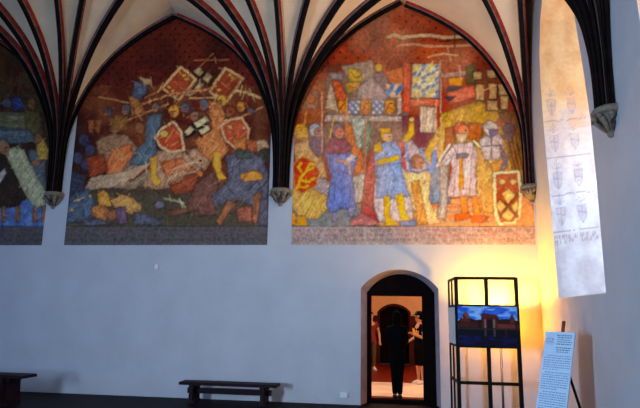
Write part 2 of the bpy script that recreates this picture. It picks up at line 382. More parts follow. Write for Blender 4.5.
# ------------------------------------------------------------------ the room beyond the door
bm = bmesh.new(); box(bm, (-4, .33, -.2), (4, 1.3, 0)); box(bm, (-4, 3.8, -.2), (4, 9.3, 0)); struct('floor_next_room', bm, FLOOR_IN)
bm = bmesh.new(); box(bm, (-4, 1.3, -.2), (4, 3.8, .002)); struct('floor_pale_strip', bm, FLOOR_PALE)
YB = 9.0; A0, A1 = -.86, .16
aw = arch(A0, A1, 1.76, 1.99)
bm = holed([[(-4, 0), (A0, 0)] + aw + [(A1, 0), (4, 0), (4, 3.8), (-4, 3.8)]], lambda x, z: (x, YB, z)); struct('wall_next_room', bm, PEACH)
bm = bmesh.new(); box(bm, (-4, YB-.03, 0), (A0-.03, YB, 1.66)); box(bm, (A1+.03, YB-.03, 0), (4, YB, 1.66)); struct('trim_7', bm, WAIN)
bm = bmesh.new(); ao = arch(A0-.07, A1+.07, 1.78, 2.07); strip(bm, [(x, YB-.02, z) for x, z in [(A0-.07, 0)]+ao+[(A1+.07, 0)]], [(x, YB-.01, z) for x, z in [(A0, 0)]+aw+[(A1, 0)]]); strip(bm, [(x, YB, z) for x, z in [(A0, 0)]+aw+[(A1, 0)]], [(x, YB+.6, z) for x, z in [(A0, 0)]+aw+[(A1, 0)]]); struct('trim_8', bm, WAIN)
bm = bmesh.new(); box(bm, (A0-.1, YB+.5, 0), (A1+.1, YB+.6, 2.3)); box(bm, (A0+.48, YB+.48, 0), (A0+.52, YB+.5, 2.0)); struct('door_1', bm, DOOR_DK)
bm = bmesh.new(); box(bm, (-4.2, .4, 0), (-4, 9.3, 3.8)); struct('wall_next_left', bm, PEACH)
bm = bmesh.new(); box(bm, (4, .4, 0), (4.2, 9.3, 3.8)); struct('wall_next_right', bm, PEACH)
bm = bmesh.new(); box(bm, (-4.2, .4, 3.8), (4.2, 9.3, 4)); struct('ceiling_next_room', bm, PEACH)
bm = bmesh.new(); strip(bm, [(-4, 1.0, 0), (-4, 1.0, 3.8)], [(DI0, 1.0, 0), (DI0, 1.0, 3.8)]); strip(bm, [(DI1, 1.0, 0), (DI1, 1.0, 3.8)], [(4, 1.0, 0), (4, 1.0, 3.8)]); strip(bm, [(DI0, 1.0, 2.5), (DI0, 1.0, 3.8)], [(DI1, 1.0, 2.5), (DI1, 1.0, 3.8)]); struct('wall_next_front', bm, PEACH)
# ------------------------------------------------------------------ the wall paintings
def mural(name, label, x0, x1, clip, base, gain, painter, sat=1.08, ns=420, tint=(1, 1, 1)):
    z0, z1 = 3.055, 8.5
    def keep(u, v):
        ok = np.ones(len(u), bool)
        for c in clip: ok &= np.abs(u-c[0]) > np.interp(v, PZ, PR)-.12
        return ok
    me, U, V = grid_mesh(name, lambda u, v: np.stack([u, np.full_like(u, -.004), v], -1), np.arange(x0, x1+.001, .0125), np.arange(z0, z1, .0125), keep)
    X, Y = to_photo(np.stack([U, np.zeros_like(U), V], -1))
    p = Paint(X, Y, base); painter(p, X, Y)
    r = np.random.default_rng(int(x0*10) % 97+3); ok = np.where((Y < 226) & (X > -5))[0]; ang = vnoise(X, Y, 17, 71)*PI*2.2
    for i in r.choice(ok, ns):                       # drawing strokes: darker and lighter touches that follow the forms
        a = ang[i]+r.normal(0, .35); L = r.uniform(2, 6.5); k = r.choice([.35, .45, .55, .65, .75, 1.3, 1.5, 1.75]); x, y = X[i], Y[i]
        if y < 80 and r.random() < .6: continue
        c = np.clip(p.C[i]*k + (.012 if k > 1 else 0), 0, .85); b = r.normal(0, .4)
        q = [(x-L*math.cos(a), y-L*math.sin(a)), (x, y+b), (x+L*math.cos(a), y+L*math.sin(a)+2*b)]
        m = np.where((np.abs(X-x) < 9) & (np.abs(Y-y) < 9))[0]; sub = Paint.__new__(Paint); sub.X, sub.Y = p.X[m], p.Y[m]
        h = sub.dist(q) < r.uniform(.35, .75); p.C[m[h]] = p.C[m[h]]*.5+c*.5
    n1 = vnoise(X, Y, 2.2, 31); n2 = vnoise(X, Y, 1.1, 32); n3 = vnoise(X, Y, 9, 33)
    g = p.C.mean(1, keepdims=True); p.C = np.clip((g+(p.C-g)*sat)*np.where((Y < 226)[:, None], np.array(tint)[None], .78), .002, 1)
    I = np.round((U-x0)/.0125).astype(int)+1; J = np.round((V-z0)/.0125).astype(int)+1       # pigments bleed a little into wet plaster
    G = np.zeros((I.max()+2, J.max()+2, 4)); G[I, J, :3] = p.C; G[I, J, 3] = 1
    B = sum(w*np.roll(np.roll(G, a, 0), b, 1) for a, b, w in ((0, 0, 2), (1, 0, 1), (-1, 0, 1), (0, 1, 1), (0, -1, 1), (1, 1, .5), (-1, -1, .5), (1, -1, .5), (-1, 1, .5)))
    p.C = B[I, J, :3]/B[I, J, 3:]
    p.C = p.C*(.66+.32*n1+.2*n2+.18*n3)[:, None]       # worn pigment, brush marks
    set_pigment(me, p.C, gain)
    o = bpy.data.objects.new(name, me); COL.objects.link(o); me.materials.append(PAINT)
    return rebase(tag(o, label, 'mural'), ((x0+x1)/2, 0, z0))

def inscription(p, X, Y, x0, x1, ground, ink, red):
    b = (Y > 226.5)
    p.X, p.Y = p.X0, p.Y0
    p.put(b, ground, 1.); p.line((60, 45, 40), .8, (x0, 226.5), (x1, 226.5), a=.7)
    for i, y in enumerate((230.2, 235.2, 239.8)):
        p.letters(x0+3, x1-3, y, 2.6, ink, int(x0)+i, .62, red if i < 2 else None)
        p.line(ink, .5, (x0, y+2.5), (x1, y+2.5), a=.35)

def right_mural(p, X, Y):
    one = np.ones(len(X), bool)
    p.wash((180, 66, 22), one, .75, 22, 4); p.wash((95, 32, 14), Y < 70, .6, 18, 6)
    for j in range(16):                       # diapered ground: dark quatrefoils in staggered rows
        for i in range(24):
            x = 292+i*12+(j % 2)*6; y = 4+j*6
            if y < 74: p.ell((55, 20, 12), x, y, 1.3, 1.2, False)
    # tents, castle and crowd behind
    p.poly((125, 85, 68), [(318, 90), (330, 72), (370, 72), (392, 92), (408, 110), (408, 150), (300, 150)], oa=0)
    p.poly((150, 70, 32), [(300, 108), (312, 85), (326, 78), (326, 125), (300, 130)], oa=.3)
    p.poly((150, 118, 92), [(341, 66), (372, 60), (378, 76), (352, 88)], fold=80, oa=.3)
    p.poly((165, 100, 72), [(309, 92), (319, 90), (318, 108), (306, 110)], oa=.4); p.ell((185, 85, 35), 311, 99, 4.5, 5)
    p.poly((190, 150, 112), [(331, 80), (324, 109), (339, 112)], fold=20); p.poly((205, 85, 42), [(332, 80), (341, 82), (353, 116), (340, 115)], fold=65)
    p.poly((150, 125, 110), [(330, 73), (343, 73), (343, 80), (330, 80)], oa=.3); p.poly((110, 45, 25), [(322, 66), (338, 65), (338, 72), (322, 73)], oa=.3)
    p.poly((198, 148, 45), [(348, 68), (361, 70), (362, 82), (349, 83)]); p.poly((190, 130, 40), [(345, 83), (361, 81), (359, 89), (347, 94)]); p.line((110, 55, 20), 1, (351, 72), (356, 78), (360, 76)); p.line((110, 55, 20), 1, (348, 86), (356, 88))
    p.ell((205, 150, 45), 379, 68, 4, 4.5); p.poly((120, 90, 92), [(374, 74), (383, 72), (392, 85), (388, 92), (376, 84)], fold=50)
    p.poly((160, 132, 118), [(358, 88), (372, 76), (386, 92), (386, 100), (356, 100)], fold=85)
    p.poly((192, 95, 45), [(386, 72), (408, 66), (408, 84), (392, 84)], oa=0)
    for x, k in ((348, 0), (372, 0)):         # chequered shields with orange lions between them
        P = [(x, 100), (x+12, 100), (x+12, 112), (x+6, 116), (x, 112)]; p.poly((88, 110, 140), P)
        for a in range(4):
            for b in range(4):
                if (a+b) % 2: p.poly((205, 185, 150), [(x+a*3+.3, 100.5+b*3.4), (x+a*3+2.8, 101.5+b*3.4), (x+a*3+2.8, 103.8+b*3.4), (x+a*3+.3, 102.8+b*3.4)], oa=0)
        p.poly((220, 135, 30), [(x+12.5, 100), (x+23, 100), (x+23, 111), (x+18, 115), (x+12.5, 111)]); p.line((150, 50, 15), 1.5, (x+14, 112), (x+17, 104), (x+21, 103)); p.line((150, 50, 15), 1.2, (x+16, 107), (x+21, 110))
    p.poly((215, 125, 35), [(337, 101), (347, 100), (347, 112), (340, 114)]); p.line((150, 50, 15), 1.4, (339, 110), (345, 103))
    p.poly((185, 155, 130), [(325, 115), (402, 116), (402, 122), (325, 122)], fold=92, oa=.4)
    P = [(384, 83.5), (402, 83.5), (401, 97), (391, 98)]; p.poly((222, 165, 115), P)
    for q in (0, 9): p.poly((70, 112, 145), [(385+q, 92), (392+q, 84), (397+q, 84), (388+q, 96)], oa=0)
    p.poly((200, 160, 130), [(397, 98), (402, 97), (402, 112), (397, 116)], fold=20)
    # banner of lozenges
    P = [(413, 64), (440, 63.5), (438.5, 98), (411, 97)]; p.poly((205, 185, 130), P, out=(80, 60, 60))
    for a in range(6):
        for b in range(9):
            x = 412.5+a*4.5; y = 62.5+b*4.3+(a % 2)*1.2
            if (a*2+b) % 3 != 0: 
                m = p.inside([(x, y+2), (x+4, y-1), (x+4.4, y+2.5), (x+.4, y+5)]) & p.inside(P); p.put(m, ((84, 112, 150), (205, 165, 75), (70, 95, 140))[(a+b) % 3], .9)
    p.line((180, 140, 100), 1.3, (440.5, 60), (441, 135))
    p.poly((200, 88, 52), [(405, 99), (440, 99), (440, 107), (408, 107)], fold=10); p.poly((205, 165, 130), [(420, 107), (435, 107), (437, 133), (419, 133)], fold=88, amt=.5)
    p.poly((205, 80, 50), [(404, 62), (411, 64), (410, 112), (402, 112)], fold=85)
    # scroll ribbons
    for pl, w, c in (([(388, 37), (394, 34.5), (403, 38), (412, 36.5), (430, 35), (445, 37.5), (462, 36.5), (471, 42)], 3.4, (190, 145, 100)), ([(398, 45.5), (412, 44), (430, 46.5), (450, 46), (471, 45)], 2.6, (185, 120, 80)), ([(428, 57), (444, 54), (458, 55)], 2.2, (210, 130, 75))):
        p.line((70, 28, 14), w+1.2, *pl, a=.6); p.line(c, w, *pl)
    p.line((55, 30, 18), 2, (440, 41.5), (452, 40.5), (468, 39.5), a=.9); p.line((60, 30, 18), 2.2, (455, 33), (455, 47), a=.8)
    # flags on the right
    p.poly((170, 120, 95), [(440, 73), (470, 70), (472, 76), (440, 78)], fold=3); p.poly((235, 135, 35), [(449, 78), (464, 77), (462, 86), (449, 86)], fold=10); p.poly((50, 32, 48), [(447, 87), (462, 86), (459, 91.5), (446, 92)], oa=0)
    p.poly((205, 92, 62), [(446, 93), (475, 85), (477, 97), (450, 105)], fold=12); p.poly((45, 30, 46), [(443, 97), (457, 96), (450, 102)], oa=0); p.line((190, 150, 125), 1.4, (459, 66), (461, 78)); p.poly((85, 70, 30), [(466, 66), (475, 64), (476, 84), (466, 84)], oa=.3)
    p.poly((178, 128, 40), [(440, 114), (478, 101), (500, 110), (530, 128), (529, 190), (500, 190), (440, 150)], fold=70, oa=.3); p.poly((110, 60, 24), [(498, 112), (520, 110), (529, 150), (529, 186), (515, 180), (508, 150)], fold=75, amt=.4)
    for i, (a, b, c, d) in enumerate(((473, 71, 482, 80), (486, 69.5, 496, 78.5), (475, 84, 484.5, 101), (488, 83, 497, 99), (498, 84, 508, 97), (486.5, 100, 498, 111), (500, 95, 508.5, 110))):
        p.poly((195, 145, 88), [(a, b), (c, b+.5), (c, d), (a+.5, d)], fold=40+i*20, amt=.14, oa=.8)
    p.line((90, 60, 25), 1.6, (484, 70), (486, 112)); p.line((90, 60, 25), 1.6, (474, 82), (500, 80))
    # purple and yellow tents
    p.poly((122, 52, 55), [(402, 116), (420, 116), (420, 133), (437, 133), (432, 145), (420, 156), (404, 142)], fold=60)
    p.poly((205, 148, 52), [(424, 152), (438, 128), (446, 116), (452, 122), (448, 190), (428, 180)], fold=72, out=(120, 70, 20)); p.poly((165, 80, 25), [(445, 128), (455, 126), (455, 150), (444, 152)]); p.poly((180, 90, 35), [(468, 122), (484, 124), (482, 142), (468, 140)], fold=80); p.line((205, 150, 110), 1.2, (436, 100), (436, 200))
    # ground
    p.poly((122, 120, 112), [(290, 200), (372, 205), (376, 227), (290, 227)], oa=0); p.poly((205, 140, 80), [(420, 200), (530, 196), (536, 227), (376, 227), (376, 214)], oa=0)
    for y, c in ((206, (190, 95, 60)), (211, (160, 120, 95)), (216, (205, 105, 65)), (221, (175, 140, 105))): p.line(c, 3, (424, y), (495, y+1), a=.75)
    # knight with the lion shield
    p.poly((195, 138, 82), [(294, 144), (308, 139), (316, 144), (324, 162), (328, 178), (296, 182)], fold=60); p.head(302, 133, 7.5, (200, 120, 50), (218, 140, 38)); p.poly((215, 145, 45), [(296, 128), (307, 126), (309, 138), (297, 139)], fold=30, oa=.3)
    p.poly((165, 138, 128), [(310, 172), (330, 182), (341, 195), (324, 201), (312, 190)], fold=40)
    p.poly((212, 155, 76), [(293, 188), (312, 188), (337, 202), (324, 213), (318, 219), (300, 218), (291, 206)], fold=58, amt=.38, out=(120, 65, 20)); p.poly((225, 140, 28), [(298, 216), (305, 216), (308, 226), (294, 226)]); p.poly((215, 130, 28), [(291, 212), (296, 213), (296, 225), (291, 225)])
    p.poly((198, 58, 26), [(293, 165), (303, 156), (313, 161), (320, 172), (316, 186), (302, 194), (294, 188)], out=(225, 150, 70), ow=1.1)
    for L in ([(297, 188), (301, 178), (307, 170), (313, 168)], [(300, 180), (309, 182), (315, 178)], [(301, 172), (298, 167), (301, 163)], [(306, 172), (310, 163), (314, 165)], [(297, 186), (304, 188), (308, 186)]): p.line((238, 165, 45), 2.4, *L)
    # hooded men and the robed man
    p.poly((98, 62, 82), [(308, 138), (323, 136), (326, 150), (318, 158), (310, 148)], fold=70); p.head(316, 131, 6, (150, 95, 80), (170, 160, 160))
    p.poly((200, 100, 42), [(344, 120), (352, 126), (360, 148), (368, 172), (360, 182), (346, 150)], fold=70); p.poly((172, 170, 142), [(350, 118), (368, 118), (366, 150), (358, 148)], fold=62); p.poly((112, 128, 96), [(360, 138), (368, 120), (372, 128), (366, 165)], fold=70); p.poly((185, 165, 140), [(352, 178), (366, 172), (366, 200), (354, 204)], fold=85)
    p.poly((108, 114, 158), [(325, 151), (350, 151), (358, 158), (353, 173), (356, 211), (343, 209), (330, 213), (326, 206), (331, 178)], fold=82, amt=.34); p.poly((138, 62, 72), [(324, 148), (332, 139), (346, 139), (353, 147), (346, 154), (328, 154)], fold=25); p.head(338, 132, 6.5, (195, 105, 80), (125, 85, 95))
    p.poly((222, 188, 172), [(343, 163), (351, 153), (357, 156), (347, 166)]); p.line((195, 130, 85), 2.2, (336, 160), (346, 162), (350, 166)); p.line((225, 155, 70), 1.4, (349, 166), (350, 175))
    for x, y in ((335, 217), (351, 212)): p.ell((140, 125, 150), x, y, 3, 5)
    for a, b, c in (((322, 92), (322, 152), (215, 145, 105)), ((334, 118), (330, 138), (230, 160, 50)), ((307, 112), (303, 126), (210, 130, 60)), ((365, 96), (365, 180), (205, 88, 75)), ((347, 98), (347, 124), (200, 130, 80))): p.line(c, 1.3, a, b)
    # king in the blue tunic
    p.poly((198, 172, 160), [(372, 150), (404, 140), (414, 196), (413, 222), (376, 222), (372, 190)], fold=84, amt=.2)
    p.poly((178, 62, 55), [(366, 168), (373, 150), (377, 165), (373, 205), (379, 222), (352, 227), (360, 214)], fold=75, amt=.35); p.poly((188, 108, 95), [(350, 219), (362, 213), (378, 221), (374, 226), (350, 226)], fold=20)
    p.poly((198, 82, 58), [(393, 140), (405, 142), (409, 172), (402, 168)], fold=75)
    p.poly((135, 152, 178), [(374, 151), (384, 142), (396, 141), (402, 152), (401, 178), (376, 178)], fold=45, amt=.18); p.poly((132, 148, 175), [(377, 166), (400, 163), (409, 196), (394, 199), (376, 198)], fold=80, amt=.28)
    p.poly((235, 165, 30), [(374, 145), (381, 141), (382, 152), (374, 153)], fold=10); p.poly((235, 168, 32), [(377, 160), (399, 154.5), (400, 160), (378, 166)]); p.head(387, 136, 6, (225, 160, 115), (225, 155, 40)); p.poly((235, 165, 35), [(379, 128), (391, 127.5), (391, 133), (380, 134)])
    p.poly((240, 175, 18), [(384, 196), (390, 195), (390, 217), (399, 225), (386, 226), (384, 215)], out=(140, 85, 10)); p.poly((240, 175, 18), [(395, 195), (403, 193), (406, 214), (412, 221), (401, 223)], out=(140, 85, 10)); p.poly((110, 130, 165), [(399, 222), (416, 219), (417, 226), (400, 226)])
    p.poly((190, 155, 148), [(404, 144), (412, 139), (428, 164), (430, 178), (406, 176)], fold=70); p.line((110, 128, 165), 2.6, (405, 142), (412, 174)); p.line((115, 135, 160), 2.8, (421, 150), (429, 168))
    p.poly((240, 165, 20), [(402, 140), (408, 131), (410, 121), (414, 121), (414, 134), (407, 143)], out=(140, 85, 10)); p.ell((230, 165, 85), 412, 120, 2.6, 3)
    # kneeling squire
    p.poly((118, 128, 138), [(432, 152), (448, 172), (450, 204), (428, 204)], fold=80); p.poly((235, 186, 118), [(404, 172), (431, 171), (430, 184), (429, 200), (441, 224), (418, 225), (411, 200)], fold=72, amt=.3, out=(150, 85, 30)); p.poly((215, 140, 60), [(411, 182), (419, 180), (428, 224), (418, 225)], fold=76, oa=.3)
    p.line((95, 105, 140), 2, (407, 170), (418, 173), (430, 169)); p.head(418, 163, 6.5, (190, 115, 80), (140, 75, 45)); p.line((128, 140, 175), 4.4, (431, 172), (434, 160), (436, 151)); p.ell((225, 165, 120), 436.5, 147.5, 2.4, 3)
    # bearded elder in white
    p.poly((175, 155, 135), [(440, 162), (449, 150), (447, 196), (446, 220), (437, 218), (440, 196)], fold=80); p.poly((218, 128, 42), [(472, 148), (488, 164), (488, 220), (474, 205)], fold=78, amt=.3); p.poly((205, 150, 70), [(474, 143), (486, 156), (493, 172), (495, 214), (484, 212), (477, 190)], fold=80, amt=.3); p.poly((208, 172, 158), [(453, 144), (473, 142), (478, 154), (475, 168), (478, 196), (447, 197), (452, 168), (449, 152)], fold=85, amt=.36); p.poly((222, 190, 172), [(444, 158), (452, 147), (456, 150), (448, 166), (440, 166)], fold=50); p.ell((220, 160, 115), 440, 165, 2.2, 2); p.line((205, 160, 110), 1.2, (441, 118), (441, 172))
    p.poly((120, 110, 115), [(456, 154), (468, 153), (468, 158), (456, 159)], oa=.4); p.poly((215, 140, 45), [(459, 158), (463, 158), (464, 190), (459, 190)], fold=85, oa=.2)
    for L in ([(460, 196), (467, 196), (468, 216), (462, 217)], [(472, 196), (478, 196), (481, 219), (474, 217)]): p.poly((238, 130, 25), L)
    p.poly((225, 100, 35), [(455, 215), (469, 212), (470, 219), (454, 221)]); p.poly((225, 100, 35), [(470, 216), (484, 216), (488, 222), (472, 223)])
    p.line((240, 205, 145), 2.2, (474, 141), (486, 152), (493, 168), (496, 190), (497, 214)); p.line((225, 190, 160), 2.4, (450, 145), (440, 160), (437, 166)); p.head(462, 131, 7.5, (215, 120, 72), (190, 70, 40)); p.poly((228, 180, 130), [(456, 134), (467, 134), (466, 141), (461, 144), (457, 141)], fold=80)
    # knight in white surcoat, helmeted men
    p.poly((205, 180, 165), [(479, 140), (488, 134), (500, 135), (505, 150), (498, 160), (484, 160)], fold=70); p.line((110, 95, 100), 1.6, (491, 136), (491, 158)); p.line((110, 95, 100), 1.6, (482, 146), (502, 146)); p.poly((95, 90, 108), [(498, 142), (509, 158), (507, 168), (494, 175), (492, 170), (502, 160)]); p.poly((228, 148, 42), [(490, 164), (503, 159), (500, 170), (493, 173)])
    p.head(491.5, 130, 7, (95, 82, 120), (222, 195, 170)); p.poly((225, 200, 175), [(486, 124), (497, 123), (498, 129), (486, 129)]); p.ell((85, 62, 72), 508, 128, 6, 5); p.ell((160, 70, 40), 501, 123, 4, 4); p.ell((78, 60, 80), 507, 137, 6, 3)
    for k in range(5): p.line((185, 130, 50), 1, (502+k*4, 138), (514+k*3.4, 184), a=.7)
    # great shield
    P = [(494, 173), (518, 172), (521, 196), (519, 216), (514, 223), (500, 224), (496, 214)]
    p.poly((168, 72, 32), P, out=(250, 225, 160), oa=.95, ow=1.4); p.line((120, 60, 25), 4, (500, 200), (517, 216)); p.line((120, 60, 25), 4, (516, 194), (501, 216))
    for L in ([(501, 194), (509, 188), (516, 195), (508, 204)], [(496, 206), (500, 199), (506, 206), (500, 213)], [(511, 206), (517, 200), (519, 210), (515, 213)], [(501, 216), (508, 208), (514, 216), (509, 222)]): p.poly((235, 190, 105), L, oa=.4)
    for x in (502, 513): p.ell((235, 190, 105), x, 182, 3, 2.6)
    inscription(p, X, Y, 291, 537, (188, 162, 148), (120, 95, 95), (190, 78, 65))
    pts = (Y < 226) & (X < 536); p.wash((215, 165, 120), pts, .22, 20, 40)

def battle_mural(p, X, Y):
    one = np.ones(len(X), bool)
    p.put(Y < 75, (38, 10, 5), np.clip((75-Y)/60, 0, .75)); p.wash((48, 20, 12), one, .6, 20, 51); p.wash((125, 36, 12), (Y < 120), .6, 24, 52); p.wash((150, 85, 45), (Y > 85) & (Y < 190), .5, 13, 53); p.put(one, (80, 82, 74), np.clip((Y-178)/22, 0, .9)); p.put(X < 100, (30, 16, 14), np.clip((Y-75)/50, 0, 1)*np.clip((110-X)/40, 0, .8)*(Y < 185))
    for j in range(14):
        for i in range(20):
            x = 84+i*9.6+(j % 2)*4.8; y = 12+j*5.6
            if y < 86: p.ell((40, 12, 8), x, y, 1.2, 1.1, False)
    p.line((165, 95, 60), 1.6, (194, 60.5), (228, 60)); p.line((160, 90, 55), 1.3, (213, 54), (197, 70))
    # flags
    for P, q in (([(181, 67), (196, 79.5), (178.5, 100), (162, 88)], 0), ([(225, 68.5), (243, 78.5), (227, 102), (209.5, 92)], 46)):
        p.poly((160, 60, 20), P, fold=40, amt=.15, out=(225, 185, 130), oa=.95, ow=1.3)
        for x, y in ((184, 76), (187, 79), (169, 87), (173, 91)): p.ell((225, 165, 65), x+q, y-(1 if q else 0), 2.4, 1.6)
        p.line((205, 110, 45), 1.6, (175+q, 82), (184+q, 90), a=.8)
    for L in ([(193, 71), (199, 67), (204, 72), (198, 78)], [(201, 80), (207, 72), (213, 77), (207, 85)], [(191, 88), (198, 80), (204, 85), (197, 93)], [(184, 95), (191, 88), (196, 93), (190, 97)]): p.poly((195, 172, 140), L, fold=40, amt=.15)
    p.line((45, 30, 25), 2, (190, 93), (206, 72)); p.line((45, 30, 25), 2, (195, 74), (209, 85))
    # lances
    for w, c, L in ((2.4, (205, 135, 85), [(137, 106), (172, 94), (210, 89)]), (1.8, (185, 115, 70), [(145, 98), (162, 89)]), (2, (210, 155, 100), [(190, 98), (216, 98)]), (3, (220, 180, 120), [(236, 90), (248, 93), (260, 98)]), (2.2, (190, 140, 90), [(240, 118), (263, 107)]), (2, (180, 120, 75), [(100, 97), (128, 103)]), (1.8, (180, 120, 80), [(128, 120), (168, 104)])): p.line((40, 18, 10), w+1.4, *L, a=.6); p.line(c, w, *L)
    # riders of the left
    p.poly((78, 98, 145), [(135, 82), (147, 83), (146, 94), (140, 100), (131, 98)], fold=30); p.poly((205, 180, 135), [(137, 77), (150, 79), (153, 84), (146, 85)], oa=.5); p.poly((170, 115, 50), [(128, 95), (138, 99), (146, 112), (132, 116)], fold=40)
    for x, y, r, c in ((174, 111, 6.5, (238, 165, 20)), (222, 101, 6, (238, 170, 30)), (241, 107, 5, (225, 150, 30)), (185, 108, 5.5, (92, 100, 140)), (204, 105, 6, (100, 105, 145)), (155, 108, 4.5, (130, 120, 125)), (108, 112, 5, (75, 75, 105)), (126, 110, 5.5, (95, 90, 115)), (98, 126, 5, (125, 80, 60)), (118, 122, 7, (165, 110, 35)), (195, 116, 5, (145, 115, 105)), (250, 112, 4, (95, 85, 110)), (230, 112, 6, (170, 75, 35))):
        p.ell(c, x, y, r*.82, r); p.ell((165, 105, 75), x-r*.3, y+r*.35, r*.42, r*.5, False); p.line((50, 28, 20), .7, (x-r*.8, y+r*.1), (x+r*.2, y)); p.line(tuple(int(v*.7) for v in c), 1.1, (x+r*.2, y-r), (x+r*1.3, y-r*.3), (x+r*1.5, y+r*.8))
    for x in (88, 95): p.poly((160, 90, 40), [(x, 120), (x+7, 119), (x+5, 134), (x+1, 132)], fold=60)
    for x, y in ((84, 140), (90, 150), (78, 158), (86, 165)): p.ell((58, 66, 118), x, y, 5, 6)
    p.poly((135, 95, 45), [(108, 118), (128, 116), (128, 130), (112, 134)], fold=40, oa=.3)
    p.poly((150, 118, 100), [(96, 142), (112, 133), (128, 136), (140, 150), (132, 168), (112, 176), (100, 164)], fold=30, amt=.2)
    p.poly((222, 118, 62), [(114, 149), (130, 144), (134, 156), (124, 166), (120, 178), (106, 176), (107, 162)], fold=55, amt=.35)
    p.poly((150, 62, 24), [(86, 158), (104, 154), (108, 172), (90, 178)], fold=30); p.poly((150, 132, 122), [(98, 176), (120, 172), (140, 160), (152, 160), (152, 184), (130, 190), (96, 186)], fold=38, amt=.5, oa=.3)
    p.poly((150, 60, 28), [(124, 178), (150, 160), (152, 167), (130, 182)])
    p.poly((82, 110, 150), [(147, 116), (162, 113), (161, 125), (155, 140), (159, 156), (146, 165), (130, 165), (134, 152), (145, 142)], fold=62, amt=.34); p.ell((150, 95, 60), 140, 128, 5, 6)
    for k in range(13):                       # pale mane and cloth streaming back
        p.line((205, 188, 172), 1.1, (152-k*1.5, 162+k*1.3), (126-k*1.2, 172+k*1.2), (92-k*.6, 178+k*1.0), a=.6)
    for k in range(6): p.line((225, 175, 120), 1., (122, 160), (108+k*4, 150+abs(k-2)*3-4), a=.6)
    # horses and shields in the middle
    p.poly((178, 142, 125), [(158, 150), (184, 153), (204, 164), (196, 182), (160, 190), (142, 186), (150, 172)], fold=35, amt=.3); p.poly((188, 150, 128), [(186, 150), (204, 148), (212, 160), (206, 170), (196, 166)], fold=55); p.ell((35, 22, 20), 201, 161, 1.5, 1.2, False); p.poly((200, 105, 50), [(160, 162), (182, 158), (196, 170), (178, 172), (166, 178)], fold=25, amt=.4)
    p.poly((212, 130, 70), [(208, 101), (221, 104), (226, 116), (220, 132), (229, 150), (216, 166), (200, 152), (194, 140), (212, 130)], fold=58, amt=.3)
    p.poly((185, 62, 24), [(155, 138), (163, 128), (174, 122), (181, 132), (184, 150), (171, 152), (161, 147)], fold=35, amt=.15, out=(228, 200, 165), oa=.9, ow=1.3); p.ell((225, 185, 90), 164, 134, 4.4, 3.2); p.line((225, 130, 55), 2, (166, 142), (174, 130), (178, 134)); p.line((225, 130, 55), 1.8, (170, 146), (178, 142))
    for L in ([(184, 132), (191, 125), (195, 130), (187, 137)], [(192, 124), (206, 115), (210, 121), (196, 130)], [(198, 131), (208, 125), (211, 130), (202, 136)]): p.poly((225, 208, 178), L, fold=-60, amt=.25, oa=.85)
    p.line((30, 24, 24), 2.6, (186, 138), (211, 121)); p.line((30, 24, 24), 2.4, (193, 124), (202, 137))
    p.poly((192, 82, 42), [(221, 126), (232, 119), (242, 118), (249, 129), (248, 141), (236, 148), (226, 141)], fold=45, amt=.2, out=(225, 185, 150), oa=.85, ow=1.2); p.ell((230, 175, 120), 230, 127, 3, 2.4); p.poly((215, 130, 60), [(232, 140), (247, 137), (247, 150), (236, 148)], fold=60)
    p.poly((245, 180, 12), [(150, 158), (157, 155), (157, 174), (162, 184), (154, 187), (151, 176)], out=(120, 80, 10)); p.poly((245, 180, 12), [(213, 151), (221, 152), (221, 171), (227, 179), (219, 181), (213, 166)], out=(120, 80, 10))
    p.poly((150, 70, 38), [(168, 182), (188, 174), (200, 172), (194, 190), (174, 196)], fold=25, amt=.35); p.ell((225, 120, 35), 200, 174, 3, 2.6)
    p.poly((118, 80, 82), [(196, 184), (214, 170), (218, 182), (216, 216), (195, 216), (188, 202)], fold=80)
    p.poly((195, 165, 145), [(250, 142), (266, 139), (270, 148), (258, 154)], fold=20); p.ell((70, 62, 60), 265, 156, 7, 8); p.poly((190, 95, 50), [(246, 140), (256, 140), (258, 152), (248, 152)], fold=40)
    for k in range(8): p.line((225, 195, 170), 1., (158+k*3, 186-k*.6), (166+k*4, 172-k*1.6), (186+k*2, 163), a=.5)
    for k in range(7): p.line((120, 70, 60), 1., (196+k*3, 186), (192+k*3.6, 214), a=.5)
    # blue riders on the right
    p.poly((92, 100, 140), [(226, 156), (248, 150), (262, 158), (268, 172), (268, 200), (254, 206), (238, 200), (216, 206), (211, 196), (228, 182)], fold=40, amt=.36); p.poly((75, 92, 95), [(234, 152), (250, 149), (252, 158), (238, 160)], oa=.3)
    p.poly((235, 155, 25), [(240, 175), (254, 170), (263, 174), (263, 180), (244, 182)]); p.poly((165, 105, 78), [(254, 194), (262, 192), (261, 212), (256, 224), (251, 222)], fold=80); p.poly((165, 105, 78), [(227, 200), (237, 203), (227, 216), (220, 226), (216, 222)], fold=60); p.poly((150, 88, 78), [(236, 208), (252, 206), (252, 222), (238, 222)], fold=30)
    p.poly((88, 96, 135), [(260, 200), (268, 198), (268, 226), (258, 224)], fold=70)
    # fallen men
    p.poly((72, 98, 145), [(68, 200), (78, 190), (88, 188), (94, 200), (101, 212), (88, 222), (67, 223)], fold=45, amt=.4); p.poly((52, 62, 105), [(70, 170), (86, 176), (84, 190), (70, 196)], fold=60, oa=.3)
    for x, y in ((79, 200), (72, 210), (90, 196)): p.ell((220, 180, 80), x, y, 1.3, 1.3, False)
